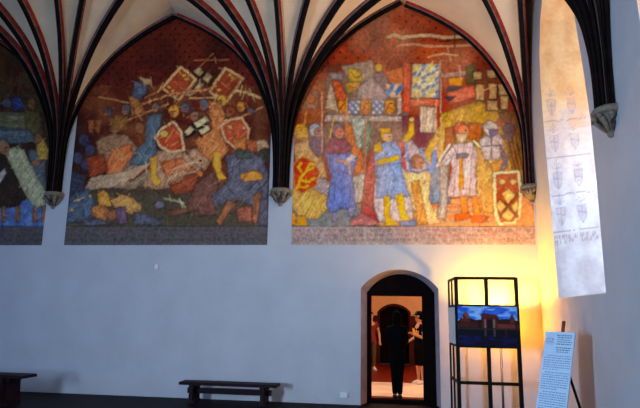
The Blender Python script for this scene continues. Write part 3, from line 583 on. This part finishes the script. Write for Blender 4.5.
    p.poly((222, 160, 52), [(97, 194), (103, 189), (109, 194), (112, 206), (99, 206)], fold=60); p.poly((185, 120, 62), [(92, 206), (104, 205), (112, 212), (104, 222), (92, 216)], fold=40); p.poly((215, 165, 95), [(110, 200), (122, 195), (134, 198), (142, 208), (136, 216), (116, 209)], fold=25, amt=.25); p.poly((165, 100, 75), [(104, 214), (120, 206), (126, 210), (112, 222)]); p.poly((108, 88, 140), [(116, 208), (125, 206), (128, 223), (116, 224)], fold=80)
    p.poly((88, 100, 145), [(133, 212), (144, 214), (162, 220), (162, 225), (134, 225)], fold=15); p.poly((88, 100, 145), [(82, 220), (100, 219), (112, 224), (84, 226)], fold=10); p.ell((108, 112, 158), 160, 205, 5, 4); p.line((165, 175, 150), 2, (165, 198), (184, 203)); p.poly((125, 82, 70), [(164, 212), (190, 204), (196, 210), (176, 216)], fold=20)
    for k in range(16): p.line((52, 58, 52), 1, (150+k*4, 204+(k*7) % 18), (156+k*4, 203+(k*7) % 18), a=.7)
    p.poly((235, 228, 215), [(243, 127), (246, 127.5), (245.5, 129.5), (243.2, 129)], oa=0)
    inscription(p, X, Y, 60, 269, (118, 104, 100), (70, 58, 58), (140, 70, 62))

def left_mural(p, X, Y):
    one = np.ones(len(X), bool)
    p.wash((90, 24, 18), Y < 112, .8, 12, 61); p.wash((95, 90, 40), Y < 112, .45, 9, 62)
    for x in (4, 12, 21): p.line((90, 70, 40), 1.2, (x, 72), (x-5, 112))
    p.poly((42, 62, 150), [(10, 98), (20, 96), (25, 108), (14, 112)], fold=40); p.ell((80, 92, 110), 7, 103, 5, 5); p.ell((150, 95, 40), 32, 104, 4, 6)
    p.poly((112, 112, 82), [(-30, 112), (40, 112), (44, 142), (-30, 146)], fold=3, amt=.25); p.poly((100, 90, 48), [(24, 110), (40, 112), (42, 140), (26, 138)], fold=60, oa=.3); p.poly((90, 112, 132), [(-10, 126), (28, 130), (40, 142), (-10, 146)], fold=4)
    p.poly((92, 140, 225), [(-30, 205), (48, 198), (48, 228), (-30, 228)], oa=0); p.wash((45, 85, 190), Y > 200, .8, 6, 64); p.poly((95, 110, 130), [(28, 150), (46, 150), (46, 200), (38, 195)], fold=60, oa=.3)
    p.poly((58, 42, 35), [(-25, 165), (6, 158), (16, 172), (26, 196), (18, 207), (-25, 210)], fold=70, amt=.35); p.poly((200, 200, 205), [(-4, 176), (5, 168), (7, 174), (-2, 186)])
    p.poly((192, 192, 152), [(4, 152), (14, 147), (24, 149), (34, 170), (46, 192), (46, 208), (32, 206), (22, 188), (12, 168)], fold=60, amt=.26)
    p.head(3, 148, 7, (175, 115, 80), (150, 130, 110)); p.poly((215, 165, 30), [(35, 142), (43, 138), (49, 150), (48, 160), (39, 160)], fold=50); p.ell((165, 100, 65), 38, 138, 4, 5); p.ell((175, 105, 75), 36, 163, 5, 3)
    for x in (2, 16, 33, 42): p.poly((170, 110, 60), [(x, 206), (x+4, 206), (x+4, 222), (x-1, 222)], fold=85)
    inscription(p, X, Y, -60, 45, (112, 102, 100), (68, 58, 60), (120, 66, 62))

x_ = lambda px: at(px, 236, 1, 0).x
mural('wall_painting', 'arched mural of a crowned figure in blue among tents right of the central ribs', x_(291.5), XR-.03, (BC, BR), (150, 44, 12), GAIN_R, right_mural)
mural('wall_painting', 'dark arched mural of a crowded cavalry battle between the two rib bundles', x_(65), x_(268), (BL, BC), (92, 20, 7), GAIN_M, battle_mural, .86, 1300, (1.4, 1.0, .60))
mural('wall_painting', 'shadowy mural with a white cloaked figure cut off by the left edge of the photo', -11.5, x_(43), (BL,), (70, 40, 26), GAIN_L, left_mural, .8, 300, (1.15, 1.0, .78))
# ------------------------------------------------------------------ benches
def bench(label, x0, x1, y, h, w, legs, lw, st=True):
    c = ((x0+x1)/2, y, 0)
    t = thing('bench', label, 'bench', c, 'benches along the far wall')
    bm = bmesh.new(); box(bm, (x0, y-w/2, h-.055), (x1, y+w/2, h), bev=.008); kid('seat', bm, WOOD_DK, t)
    for k, x in enumerate(legs):
        bm = bmesh.new()                              # trestle: splayed posts on a sled foot under a bearer
        for s in (-1, 1): bar(bm, (x, y+s*w*.34, h-.05), (x, y+s*w*.44, .05), lw, .07, (1, 0, 0))
        bar(bm, (x, y-w*.42, h-.085), (x, y+w*.42, h-.085), lw, .06); bar(bm, (x, y-w*.5, .03), (x, y+w*.5, .03), lw, .06)
        box(bm, (x-lw*.3, y-w*.3, .06), (x+lw*.3, y+w*.3, h-.1)); kid('trestle_leg', bm, WOOD_DK, t)
    if st:
        bm = bmesh.new(); box(bm, (legs[0]-.13, y-.035, h*.44), (legs[1]+.13, y+.035, h*.44+.10)); kid('stretcher', bm, WOOD_DK, t)
    return t
a = at(178.5, 383, 1, -.62); b = at(276.3, 386.5, 1, -.62)
bench('dark wooden bench standing in front of the blank plaster wall left of the doorway', a.x, b.x, -.45, .385, .34, (a.x+.26, b.x-.26), .13)
b = at(30.5, 374.5, 1, -1.5)
t = bench('dark wooden bench cut off by the left edge of the photo', b.x-2.2, b.x, -1.5, b.z, .40, (b.x-1.9, b.x-.40), .24, False)
kid('apron', box(bmesh.new(), (b.x-2.0, -1.53, .06), (b.x-.36, -1.46, b.z-.14)), WOOD_DK, t)

# ------------------------------------------------------------------ small fittings on the wall
def fitting(name, label, cat, p, w, h, d, holes=0):
    t = thing(name, label, cat, p)
    bm = bmesh.new(); box(bm, (-w/2, -d, -h/2), (w/2, 0, h/2), bev=.006); obj('housing', bm, BOX_WHITE, t)
    bm = bmesh.new(); box(bm, (-w*.3, -d-.006, -h*.3), (w*.3, -d+.004, h*.3), bev=.003); obj('cover', bm, BOX_WHITE, t)
p = at(157, 267, 1, 0); fitting('sensor_box', 'tiny white box high on the plain wall below the battle mural', 'sensor', (p.x, 0, p.z), .07, .10, .05)
p = at(344, 395, 1, 0); fitting('wall_socket', 'small white socket low on the wall left of the doorway', 'socket', (p.x, 0, p.z), .15, .10, .05)
p = at(244.5, 128, 1, 0)
# ------------------------------------------------------------------ display stand
t = thing('display_stand', 'black steel display frame with a castle picture in the right corner', 'display stand', (1.41, -1.0, 0))
SX0, SX1, SY, ST = .905, 1.915, -1.0, 2.365; pw = .062
def post(x, y, name='post', z0=0, z1=ST, w=pw): kid(name, box(bmesh.new(), (x-w/2, y-w/2, z0), (x+w/2, y+w/2, z1)), BLACK, t)
for x in (SX0, 1.415, SX1): post(x, SY)
for z in (ST-.02, 1.865, 1.19, .585): kid('rail', box(bmesh.new(), (SX0, SY-.026, z-.026), (SX1, SY+.026, z+.026)), BLACK, t)
WB = (.845, -.14)
post(WB[0], WB[1], w=.035); post(.872, -.5, w=.03)
for z in (ST-.02, 1.865, 1.19, .585):
    kid('rail', bar(bmesh.new(), (SX0, SY, z), (WB[0], WB[1], z), .035, .04), BLACK, t)
for x, y in ((SX0, SY), (1.415, SY), (SX1, SY), WB):
    kid('foot', box(bmesh.new(), (x-.05, y-.10, 0), (x+.05, y+.10, .02)), BLACK, t)
bm = bmesh.new(); bar(bm, (SX0-.01, SY+.05, 1.525), (WB[0]-.01, WB[1]-.03, 1.525), .012, .64); kid('wing_panel', bm, BOX_WHITE, t, label='pale side panel')
# picture: a thick board, its face printed
px0, px1, pz0, pz1 = SX0+.012, SX1-.01, 1.20, 1.862
bm = bmesh.new(); box(bm, (px0, SY-.045, pz0), (px1, SY-.024, pz1)); pic = kid('picture_board', bm, BLACK, t)
me, U, V = grid_mesh('castle_print', lambda u, v: np.stack([u, np.full_like(u, SY-.047), v], -1), np.linspace(px0, px1, 220), np.linspace(pz0, pz1, 150))
X = (U-px0)/(px1-px0)*60; Y = (pz1-V)/(pz1-pz0)*42
pt = Paint(X, Y, (40, 112, 225)); pt.X, pt.Y = X+pt.wx*.25, Y+pt.wy*.25
one = np.ones(len(X)); pt.put(one, (24, 84, 205), np.clip((8-Y)/8, 0, 1))
n = vnoise(X, Y*2.2, 7, 11); pt.put(Y < 16, (150, 200, 250), np.clip(n*2.2-.95, 0, .9)); n = vnoise(X, Y*2, 4, 12); pt.put(Y < 16, (14, 55, 160), np.clip(n*1.8-1, 0, .8))
pt.poly((40, 12, 12), [(0, 16), (5, 12), (14, 13), (18, 15), (24, 14), (40, 14), (50, 13), (60, 15), (60, 26), (0, 26)], oa=0)
pt.poly((95, 30, 18), [(2, 15), (7, 7), (9, 7), (13, 14), (13, 18), (2, 18)], oa=.4)
pt.poly((150, 60, 35), [(6, 8), (8, 6.5), (12, 13), (9, 13)], oa=0); pt.line((170, 150, 130), .8, (4, 10), (5, 13))
pt.poly((100, 26, 16), [(24, 8.5), (27, 8), (38, 8.5), (41, 11), (41, 13.5), (24, 13.5)], oa=.4); pt.line((60, 25, 20), .8, (26, 8), (27, 5.5))
pt.poly((85, 28, 18), [(24, 13), (41, 13), (41, 24), (24, 24)], oa=.5)
for x in (27.5, 36.5): pt.poly((150, 120, 110), [(x-1.1, 13.5), (x+1.1, 13.5), (x+1.1, 23), (x-1.1, 23)], oa=.3)
pt.poly((20, 8, 10), [(29.5, 14), (34.5, 14), (34.5, 24), (29.5, 24)], oa=0)
pt.poly((115, 45, 40), [(39, 18), (58, 18.5), (58, 23.5), (39, 23.5)], oa=.3); pt.poly((60, 18, 14), [(40, 15), (52, 15), (56, 18), (39, 18)], oa=.3)
pt.poly((90, 45, 32), [(52, 14), (54.5, 8), (57, 14), (57, 18), (52, 18)], oa=.5)
pt.poly((70, 25, 18), [(1, 17), (20, 17), (20, 23), (1, 23)], oa=.2)
pt.put((Y > 24) & (Y < 60), (6, 6, 22), 1.); pt.line((40, 50, 40), .7, (0, 24.2), (60, 24.2)); 
for x, c in ((27.5, (80, 60, 70)), (36.5, (95, 75, 80)), (48, (60, 25, 28))): pt.line(c, 2.2, (x, 25), (x, 31), a=.6)
n = vnoise(X*.6, Y*1.6, 4, 15); pt.put(Y > 31, (10, 22, 95), np.clip(n*1.8-.8, 0, .9)); 
set_pigment(me, pt.C, .9); me.materials.append(PRINT)
po = bpy.data.objects.new('castle_print', me); COL.objects.link(po); po.parent = pic; po.data.transform(t.matrix_basis.inverted())
# ------------------------------------------------------------------ floor lamp behind the picture
lx, ly = 1.71, -.42
t = thing('floor_lamp', 'slender floor lamp hidden behind the castle picture lighting the corner', 'floor lamp', (lx, ly, 0))
t.rotation_euler = (0, 0, 0)
bm = bmesh.new(); lathe(bm, [(.14, 0), (.14, .02), (.03, .035), (.022, .05)], n=24); obj('base', bm, BLACK, t, True)
GREY_M = mat('lamp_grey', (.22, .21, .24), .4, .5, var=.05)
bm = bmesh.new(); tube(bm, [(0, 0, .03), (0, 0, .80)], .022, 12); obj('lower_stem', bm, GREY_M, t, True)
bm = bmesh.new(); tube(bm, [(-.014, 0, .78), (-.014, 0, 1.62)], .007, 8); tube(bm, [(.014, 0, .78), (.014, 0, 1.62)], .007, 8); obj('upper_rods', bm, GREY_M, t, True)
BOWL = mat('lamp_bowl', (.55, .33, .12), .5, var=.02, emit=(1., .36, .002), estr=BOWL_E)
bm = bmesh.new(); lathe(bm, [(.03, 1.60), (.10, 1.63), (.17, 1.70), (.20, 1.78), (.192, 1.78), (.16, 1.71), (.09, 1.645), (.02, 1.62)], n=28); obj('bowl_shade', bm, BOWL, t, True)
BULB = mat('lamp_bulb', (1, .9, .6), .4, emit=(1, .75, .3), estr=6)
bm = bmesh.new(); bmesh.ops.create_uvsphere(bm, u_segments=14, v_segments=10, radius=.03, matrix=Matrix.Translation((0, 0, 1.685))); obj('bulb', bm, BULB, t, True)
# ------------------------------------------------------------------ information board on its easel
TL = Vector((1.90, -3.0, 1.51)); TR = Vector((2.205, -3.255, 1.505)); dn = Vector((-.235, -.25, -.965)).normalized()
tx = (TR-TL).normalized(); W_ = (TR-TL).length; L_ = 1.22; nb = dn.cross(tx).normalized()
if nb.y > 0: nb = -nb
t = thing('easel', 'wooden easel holding the white text board beside the right wall', 'easel', (2.1, -3.0, 0))
mid = TL+tx*W_*.55
back = -nb*.03
top = mid - dn*.16 + back
def limb(name, a, b, w=.032, d=.026, m=EASEL_WOOD): return kid(name, bar(bmesh.new(), a, b, w, d, nb), m, t)
ft = lambda v, z=0: v+dn*((v.z-z)/-dn.z)
limb('mast', top, ft(mid+back, .25), .034)
fl = ft(TL+tx*.04+back*1.0, 0.0); fr = ft(TR-tx*.04+back, 0.0)
limb('leg', mid+dn*.10+back*1.9, fl - tx*.06); limb('leg', mid+dn*.10+back*1.9, fr + tx*.05, m=BLACK)
bl = mid+dn*.25+back*2.2; limb('rear_leg', bl, Vector((2.43, -2.93, 0.0)), .026, .026, BLACK)
led = TL+dn*(L_+.015); limb('ledge', led-tx*.05-nb*(-.02), led+tx*(W_+.05)-nb*(-.02), .05, .03)
bd = thing('text_board', 'tilted white information board covered in small print on the easel', 'sign', TL)
POSTER = mat('board_white', (.60, .74, .93), .5, var=.02)
bm = bmesh.new(); vs = [TL, TR, TR+dn*L_, TL+dn*L_]; f = bm.faces.new([bm.verts.new(v-TL) for v in vs]); r = bmesh.ops.extrude_face_region(bm, geom=[f]); bmesh.ops.translate(bm, verts=[v for v in r['geom'] if isinstance(v, bmesh.types.BMVert)], vec=-nb*.02)
obj('board', bm, POSTER, bd)
tln, txn, dnn, nbn = (np.array(v) for v in (TL, tx, dn, nb))
me, U, V = grid_mesh('printed_sheet', lambda u, v: u[:, None]*txn+v[:, None]*dnn+nbn*.002, np.linspace(.004, W_-.004, 260), np.linspace(.004, L_-.004, 420))
X, Y = U/W_*100, V/W_*100
pt = Paint(X, Y, (200, 228, 255)); pt.X, pt.Y = X, Y
rr = np.random.default_rng(3)
def text_line(x0, x1, y, h, c, a=.9):
    x = x0
    while x < x1-2:
        w = min(rr.uniform(3, 11), x1-x)
        k = (np.abs(Y-y) < h/2) & (X > x) & (X < x+w); pt.put(k, c, a*(.45+.55*(np.sin(X*2.6+y)+np.sin(X*4.3+y*3) > -.3)))
        x += w+1.8
pt.poly((190, 205, 232), [(6, 22), (34, 22), (34, 40), (6, 40)], oa=0); pt.line((50, 70, 130), 1.6, (25, 22), (29, 30)); pt.line((150, 165, 205), 1.6, (8, 28), (12, 21), (17, 28), (22, 20)); text_line(7, 33, 36, 2.4, (120, 135, 180)); text_line(7, 33, 43, 2, (140, 150, 190))
for i in range(5): text_line(42+(i % 2)*3, 94-(i % 3)*3, 12+i*7.4, 3.4, (35, 42, 90))
for i in range(3): text_line(42+i*2, 94-i*5, 54+i*7.2, 3.4, (35, 42, 90))
y = 82
for i in range(32):
    x0 = 14 if i in (0, 7, 15, 24) else 6; x1 = 60 if i in (6, 14, 23) else 95
    text_line(x0, x1, y, 2.9, (70, 80, 125), .8); y += 7.6 if i not in (6, 14, 23) else 10
set_pigment(me, pt.C, 1.0); me.materials.append(PRINT)
po = bpy.data.objects.new('printed_sheet', me); COL.objects.link(po); po.parent = bd
# ------------------------------------------------------------------ people in the next room
def skin(name, chains, m, parent, sub=1):
    """one continuous surface grown over a skeleton: chains of (x, y, z, radius); equal joints are shared"""
    vs, rad, es, key = [], [], [], {}
    def vid(p):
        k = tuple(round(c, 4) for c in p[:3])
        if k not in key:
            key[k] = len(vs); vs.append(k); rad.append(p[3] if isinstance(p[3], tuple) else (p[3], p[3]))
        return key[k]
    for ch in chains:
        ids = [vid(p) for p in ch]; es += [(a, b) for a, b in zip(ids, ids[1:]) if a != b]
    me = bpy.data.meshes.new(name); me.from_pydata(vs, es, []); o = bpy.data.objects.new(name, me); COL.objects.link(o)
    sk = o.modifiers.new('skin', 'SKIN'); sk.use_smooth_shade = True
    for i, v in enumerate(me.skin_vertices[0].data): v.radius = rad[i]; v.use_root = (i == 0)
    sb = o.modifiers.new('sub', 'SUBSURF'); sb.levels = sub; sb.render_levels = sub
    dg = bpy.context.evaluated_depsgraph_get(); dg.update(); nm = bpy.data.meshes.new_from_object(o.evaluated_get(dg))
    o.modifiers.clear(); o.data = nm; nm.name = name; nm.materials.clear(); nm.materials.append(m); o.parent = parent
    return o
SKIN = mat('skin', (.52, .27, .19), .55, var=.06); EYE = mat('eye_dark', (.02, .015, .012), .3)
def hand(w, d, side, curl=.5):
    """palm, four unequal bent fingers and a thumb that leaves the side of the palm"""
    w = Vector(w); d = Vector(d).normalized(); s = d.cross(Vector((0, 1, .2))).normalized()*side; n = d.cross(s).normalized()
    if n.y > 0: n = -n
    pm = w+d*.045; kn = w+d*.085; ch = [[(*w, .026), (*pm, .030)]]
    for k, L in enumerate((.070, .078, .072, .056)):
        r = kn + s*(.027-.018*k); a = r+d*L*.5+n*.010*curl; b = a+d*L*.35+n*L*.5*curl
        ch.append([(*pm, .030), (*r, .0105), (*a, .009), (*b, .0075)])
    t1 = w+d*.03+s*.034; t2 = t1+d*.032+s*.014+n*.012; ch.append([(*pm, .030), (*t1, .013), (*t2, .0105), (*(t2+d*.026+n*.006), .009)])
    return ch
def person(label, loc, rz, arms, legs, skin_legs, shirt_m, leg_m, shoe_m, hair_m, sleeve=.5, cap=None, turn=0, printed=None, long_sleeve=False):
    t = thing('person', label, 'person', loc, rz=math.radians(rz))
    P = (0, 0, .95, (.13, .10)); S1 = (0, .0, 1.12, (.125, .095)); S2 = (0, .0, 1.32, (.15, .105)); NB = (0, .01, 1.46, (.07, .06)); NK = (0, .0, 1.53, .052)
    ct, st_ = math.cos(math.radians(turn)), math.sin(math.radians(turn))
    h = lambda x, y, z, r: (x*ct-y*st_, x*st_+y*ct, z, r)
    HJ = h(0, -.03, 1.585, (.062, .065)); HC = h(0, -.005, 1.66, (.076, .088)); HT = h(0, .005, 1.715, (.058, .068))
    chains = [[P, S1, S2, NB, NK, HJ, HC, HT], [HJ, h(0, -.085, 1.565, .026)], [HC, h(0, -.105, 1.635, .014)], [HC, h(.083, .0, 1.645, .012)], [HC, h(-.083, .0, 1.645, .012)]]
    for s in (-1, 1):
        e, w = arms[s]; sh = (s*.175, 0, 1.41, .06); el = (*e, .040); wr = (*w, .028)
        m1 = tuple((a+b)/2 for a, b in zip(sh[:3], e)); m2 = tuple((a*2+b)/3 for a, b in zip(e, w))
        chains += [[S2, sh, (*m1, .049), el, (*m2, .041), wr]] + hand(w, Vector(w)-Vector(e), -s)
        k, a = legs[s]; hp = (s*.085, 0, .90, .088); chains += [[P, hp, (s*.09*.5+k[0]*.5, k[1]*.5, (.90+k[2])/2, .078), (*k, .056), (k[0]*.4+a[0]*.6, k[1]*.5+a[1]*.5+.012, (k[2]*.6+a[2]*.4), .055), (*a, .036), (a[0], a[1]-.03, .045, .034), (a[0], a[1]-.13, .035, .03)]]
    body = skin('body', chains, SKIN, t, 2)
    for s in (-1, 1):
        hm = bmesh.new(); v = h(s*.032, -.082, 1.665, 0)[:3]; bmesh.ops.create_uvsphere(hm, u_segments=8, v_segments=6, radius=.012, matrix=Matrix.Translation(v))
        obj('eye', hm, EYE, t, True)
    v = h(0, -.082, 1.60, 0)[:3]; q = h(.02, -.08, 1.60, 0)[:3]; q2 = h(-.02, -.08, 1.60, 0)[:3]; obj('mouth', tube(bmesh.new(), [q2, v, q], .005, 6), mat('lips', (.3, .09, .07), .5), t)
    hb = bmesh.new(); bmesh.ops.create_uvsphere(hb, u_segments=20, v_segments=14, radius=1, matrix=Matrix.Translation(h(0, .015, 1.63 if long_sleeve else 1.672, 0)[:3]) @ Matrix.Rotation(math.radians(turn), 4, 'Z') @ Matrix.Diagonal((.094, .112, .155 if long_sleeve else .105, 1)))
    bmesh.ops.delete(hb, geom=[v for v in hb.verts if (Vector(v.co)-Vector((0, 0, 1.66))).dot(Vector((st_, -ct, 0))) > .045 and v.co.z < 1.71 or v.co.z < (1.50 if long_sleeve else 1.575)], context='VERTS'); obj('hair', hb, hair_m, t, True)
    if cap:
        cb = bmesh.new(); lathe(cb, [(.104, 0), (.108, .03), (.098, .07), (.065, .10), (.012, .112)], (0, 0, 0), 20); bmesh.ops.transform(cb, matrix=Matrix.Translation(h(0, .01, 1.69, 0)[:3]) @ Matrix.Rotation(math.radians(turn), 4, 'Z') @ Matrix.Diagonal((.92, 1.08, 1, 1)), verts=cb.verts)
        c_ = obj('cap', cb, cap[0], t, True)
        bb = bmesh.new(); vs = []
        for zz in (0, .008): vs.append([bb.verts.new(Vector(h(.075*math.sin(a), -.085-.095*math.cos(a)-.0, 1.700+zz-.02*math.cos(a), 0)[:3])) for a in np.linspace(-PI/2, PI/2, 11)])
        bb.faces.new(vs[0]); bb.faces.new(vs[1][::-1]); 
        for i in range(10): bb.faces.new((vs[0][i], vs[0][i+1], vs[1][i+1], vs[1][i]))
        obj('brim', bb, cap[0], c_); gb = bmesh.new(); bmesh.ops.create_uvsphere(gb, u_segments=10, v_segments=6, radius=.022, matrix=Matrix.Translation(h(.035, -.092, 1.745, 0)[:3])); o = obj('badge', gb, cap[1], c_, True); o['label'] = 'green cap badge'
    g = 1.16
    sc = [[(0, 0, .70 if long_sleeve else .80, (.195, .14)), (0, 0, .86, (.19, .14)), (0, 0, 1.0, (.17, .128)), (0, 0, 1.14, (.145, .11)), (0, 0, 1.32, (.17, .122)), (0, .01, 1.455, (.09, .075))] + ([(0, .01, 1.52, (.085, .085)), (0, .01, 1.57, (.082, .085))] if long_sleeve else [])]
    for s in (-1, 1):
        e, w = arms[s]; sh = Vector((s*.175, 0, 1.41)); e = Vector(e); w = Vector(w); c1 = sh+(e-sh)*(1 if long_sleeve else sleeve)
        ch = [(0, 0, 1.32, (.17, .122)), (*sh, .074), (*c1, .056 if not long_sleeve else .052)]
        if long_sleeve: ch.append((*(e+(w-e)*.92), .038))
        sc.append(ch)
    sh_ = skin('coat' if long_sleeve else 'shirt', sc, shirt_m, t, 2)
    lc = [[(0, 0, 1.06, (.14, .112)), (0, 0, .92, (.155, .122))]]
    for s in (-1, 1):
        k, a = legs[s]; hp = Vector((s*.085, 0, .88)); k = Vector(k); a = Vector(a)
        ch = [(0, 0, .92, (.155, .122)), (*hp, .108), (*((hp+k)/2), .096), (*(k+Vector((0, 0, -.0 if not skin_legs else -.08))), .076)]
        if not skin_legs: ch += [(*(k*.45+a*.55), .066), (*(a+Vector((0, 0, .0))), .054)]
        lc.append(ch)
        sb = bmesh.new(); tube(sb, [a+Vector((0, .055, -.035)), a+Vector((0, .0, -.03)), a+Vector((0, -.08, -.045)), a+Vector((0, -.17, -.06))], [.036, .05, .046, .03], 12)
        for v in sb.verts: v.co.z = max(.004, v.co.z)
        sh2 = obj('shoe', sb, shoe_m, t, True); so = bmesh.new(); box(so, (a.x-.042, a.y-.185, 0), (a.x+.042, a.y+.085, .022), bev=.008); obj('sole', so, shoe_m, sh2)
    skin('trousers' if not skin_legs else 'shorts', lc, leg_m, t, 2)
    if printed:
        pb = bmesh.new(); pts = []
        for i in range(40):                       # one looping emblem across the chest
            u = i/39; a = -.75+1.5*u; z = 1.27+.075*math.sin(u*19)+.03*math.sin(u*7); pts.append((.178*math.sin(a), -.128*math.cos(a)-.008, z))
        tube(pb, pts, .013, 6)
        o = obj('shirt_print', pb, printed, t); o['label'] = 'yellow print on the dark shirt'
    return t
CLOTH_K = mat('black_cloth', (.004, .003, .004), .95, var=.2, spec=.05); CLOTH_KK = mat('coat_cloth', (.0035, .003, .0035), .95, var=.2, spec=.05); CLOTH_R = mat('red_cloth', (.16, .02, .018), .9); CLOTH_T = mat('tan_cloth', (.10, .05, .04), .9)
SHOE_W = mat('white_shoe', (.75, .72, .72), .5); SHOE_K = mat('black_shoe', (.008, .007, .007), .4); HAIR_K = mat('dark_hair', (.004, .003, .003), .95, spec=.03)
YEL = mat('yellow_print', (.75, .42, .04), .8); GRN = mat('green_badge', (.02, .25, .07), .6)
straight = {s: ((s*.095, -.01, .50), (s*.10, .02, .085)) for s in (-1, 1)}
p = at(419.6, 384, 2, 0)
person('person in black cap and yellow printed shirt standing at the doorway\'s right edge', (p.x+.01, p.y, 0), -58, {1: ((.24, -.02, 1.13), (.15, -.26, 1.22)), -1: ((-.25, .02, 1.12), (-.20, -.20, 1.02))}, straight, True, CLOTH_K, CLOTH_K, SHOE_W, HAIR_K, .55, (CLOTH_K, GRN), -12, YEL)
p = at(397.5, 399.3, 2, 0)
close = {s: ((s*.058, .0, .50), (s*.050, .02, .085)) for s in (-1, 1)}
person('person all in black seen from behind in the middle of the doorway', (p.x, p.y+.02, 0.0), 176, {1: ((.20, .03, 1.14), (.09, -.20, 1.10)), -1: ((-.20, .03, 1.14), (-.09, -.20, 1.10))}, close, False, CLOTH_KK, CLOTH_KK, SHOE_K, HAIR_K, 1, None, 0, None, True)
p = at(371, 370, 2, 0)
person('person in dark red shirt half hidden behind the doorway\'s left edge', (p.x, p.y, 0), 25, {1: ((.27, .0, 1.12), (.25, -.12, .88)), -1: ((-.25, .02, 1.12), (-.22, -.10, .90))}, straight, False, CLOTH_R, CLOTH_T, SHOE_W, HAIR_K, .5)
# ------------------------------------------------------------------ light
def area(name, loc, aim, sx, sy, power, col):
    l = bpy.data.lights.new(name, 'AREA'); l.shape = 'RECTANGLE'; l.size = sx; l.size_y = sy; l.energy = power; l.color = col
    o = bpy.data.objects.new(name, l); COL.objects.link(o); o.location = loc
    o.rotation_euler = (Vector(aim)-Vector(loc)).to_track_quat('-Z', 'Y').to_euler(); return o
def point(name, loc, power, col, r=.05):
    l = bpy.data.lights.new(name, 'POINT'); l.energy = power; l.color = col; l.shadow_soft_size = r
    o = bpy.data.objects.new(name, l); COL.objects.link(o); o.location = loc; return o
COOL = (.45, .68, 1.)
area('window_light_back', (-7.3, -15.4, 2.1), (1.2, -2.6, 1.9), 1.2, 2.4, KEY, COOL).data.spread = math.radians(100)
area('window_light_left', (-11.6, -6, 2.6), (-5, -.5, 1.2), 5, 3.6, FILL, (.16, .44, 1.))
area('window_light_high', (-3, -15.6, 5.4), (-1, -1, 8.4), 8, 3, FILL2, (1., .85, .68)).data.spread = math.radians(70)  # warm fill added to brighten the vault from below, not a window
area('daylight_niche', (WX-.04, -2.25, 4.3), (XR-2, -2.25, 4.0), 1.5, 3.6, NICHE, (.86, .92, 1.))
area('daylight_niche_near', (WX-.04, -6.45, 4.3), (XR-2, -6.45, 4.0), 1.5, 3.6, NICHE, (.86, .92, 1.))
point('lamp_light', (lx, ly, 1.705), LAMP, (1., .58, .05), .05)
point('next_room_light', (1.6, 4.4, 3.3), NEXT, (1., .62, .34), .2)
area('next_room_window', (-.6, 2.6, 3.6), (-.1, 2.6, 0), 2.5, .9, NEXT*.35, (1., .8, .62))  # area light just under the ceiling, aimed straight down; no window opening here
w = bpy.data.worlds.new('world'); SC.world = w; w.use_nodes = True
w.node_tree.nodes['Background'].inputs['Color'].default_value = (.5, .6, .8, 1); w.node_tree.nodes['Background'].inputs['Strength'].default_value = .05
SC.view_settings.view_transform = 'Standard'; SC.view_settings.look = 'None'; SC.view_settings.exposure = 0; SC.view_settings.gamma = 1; SC.view_settings.use_curve_mapping = False
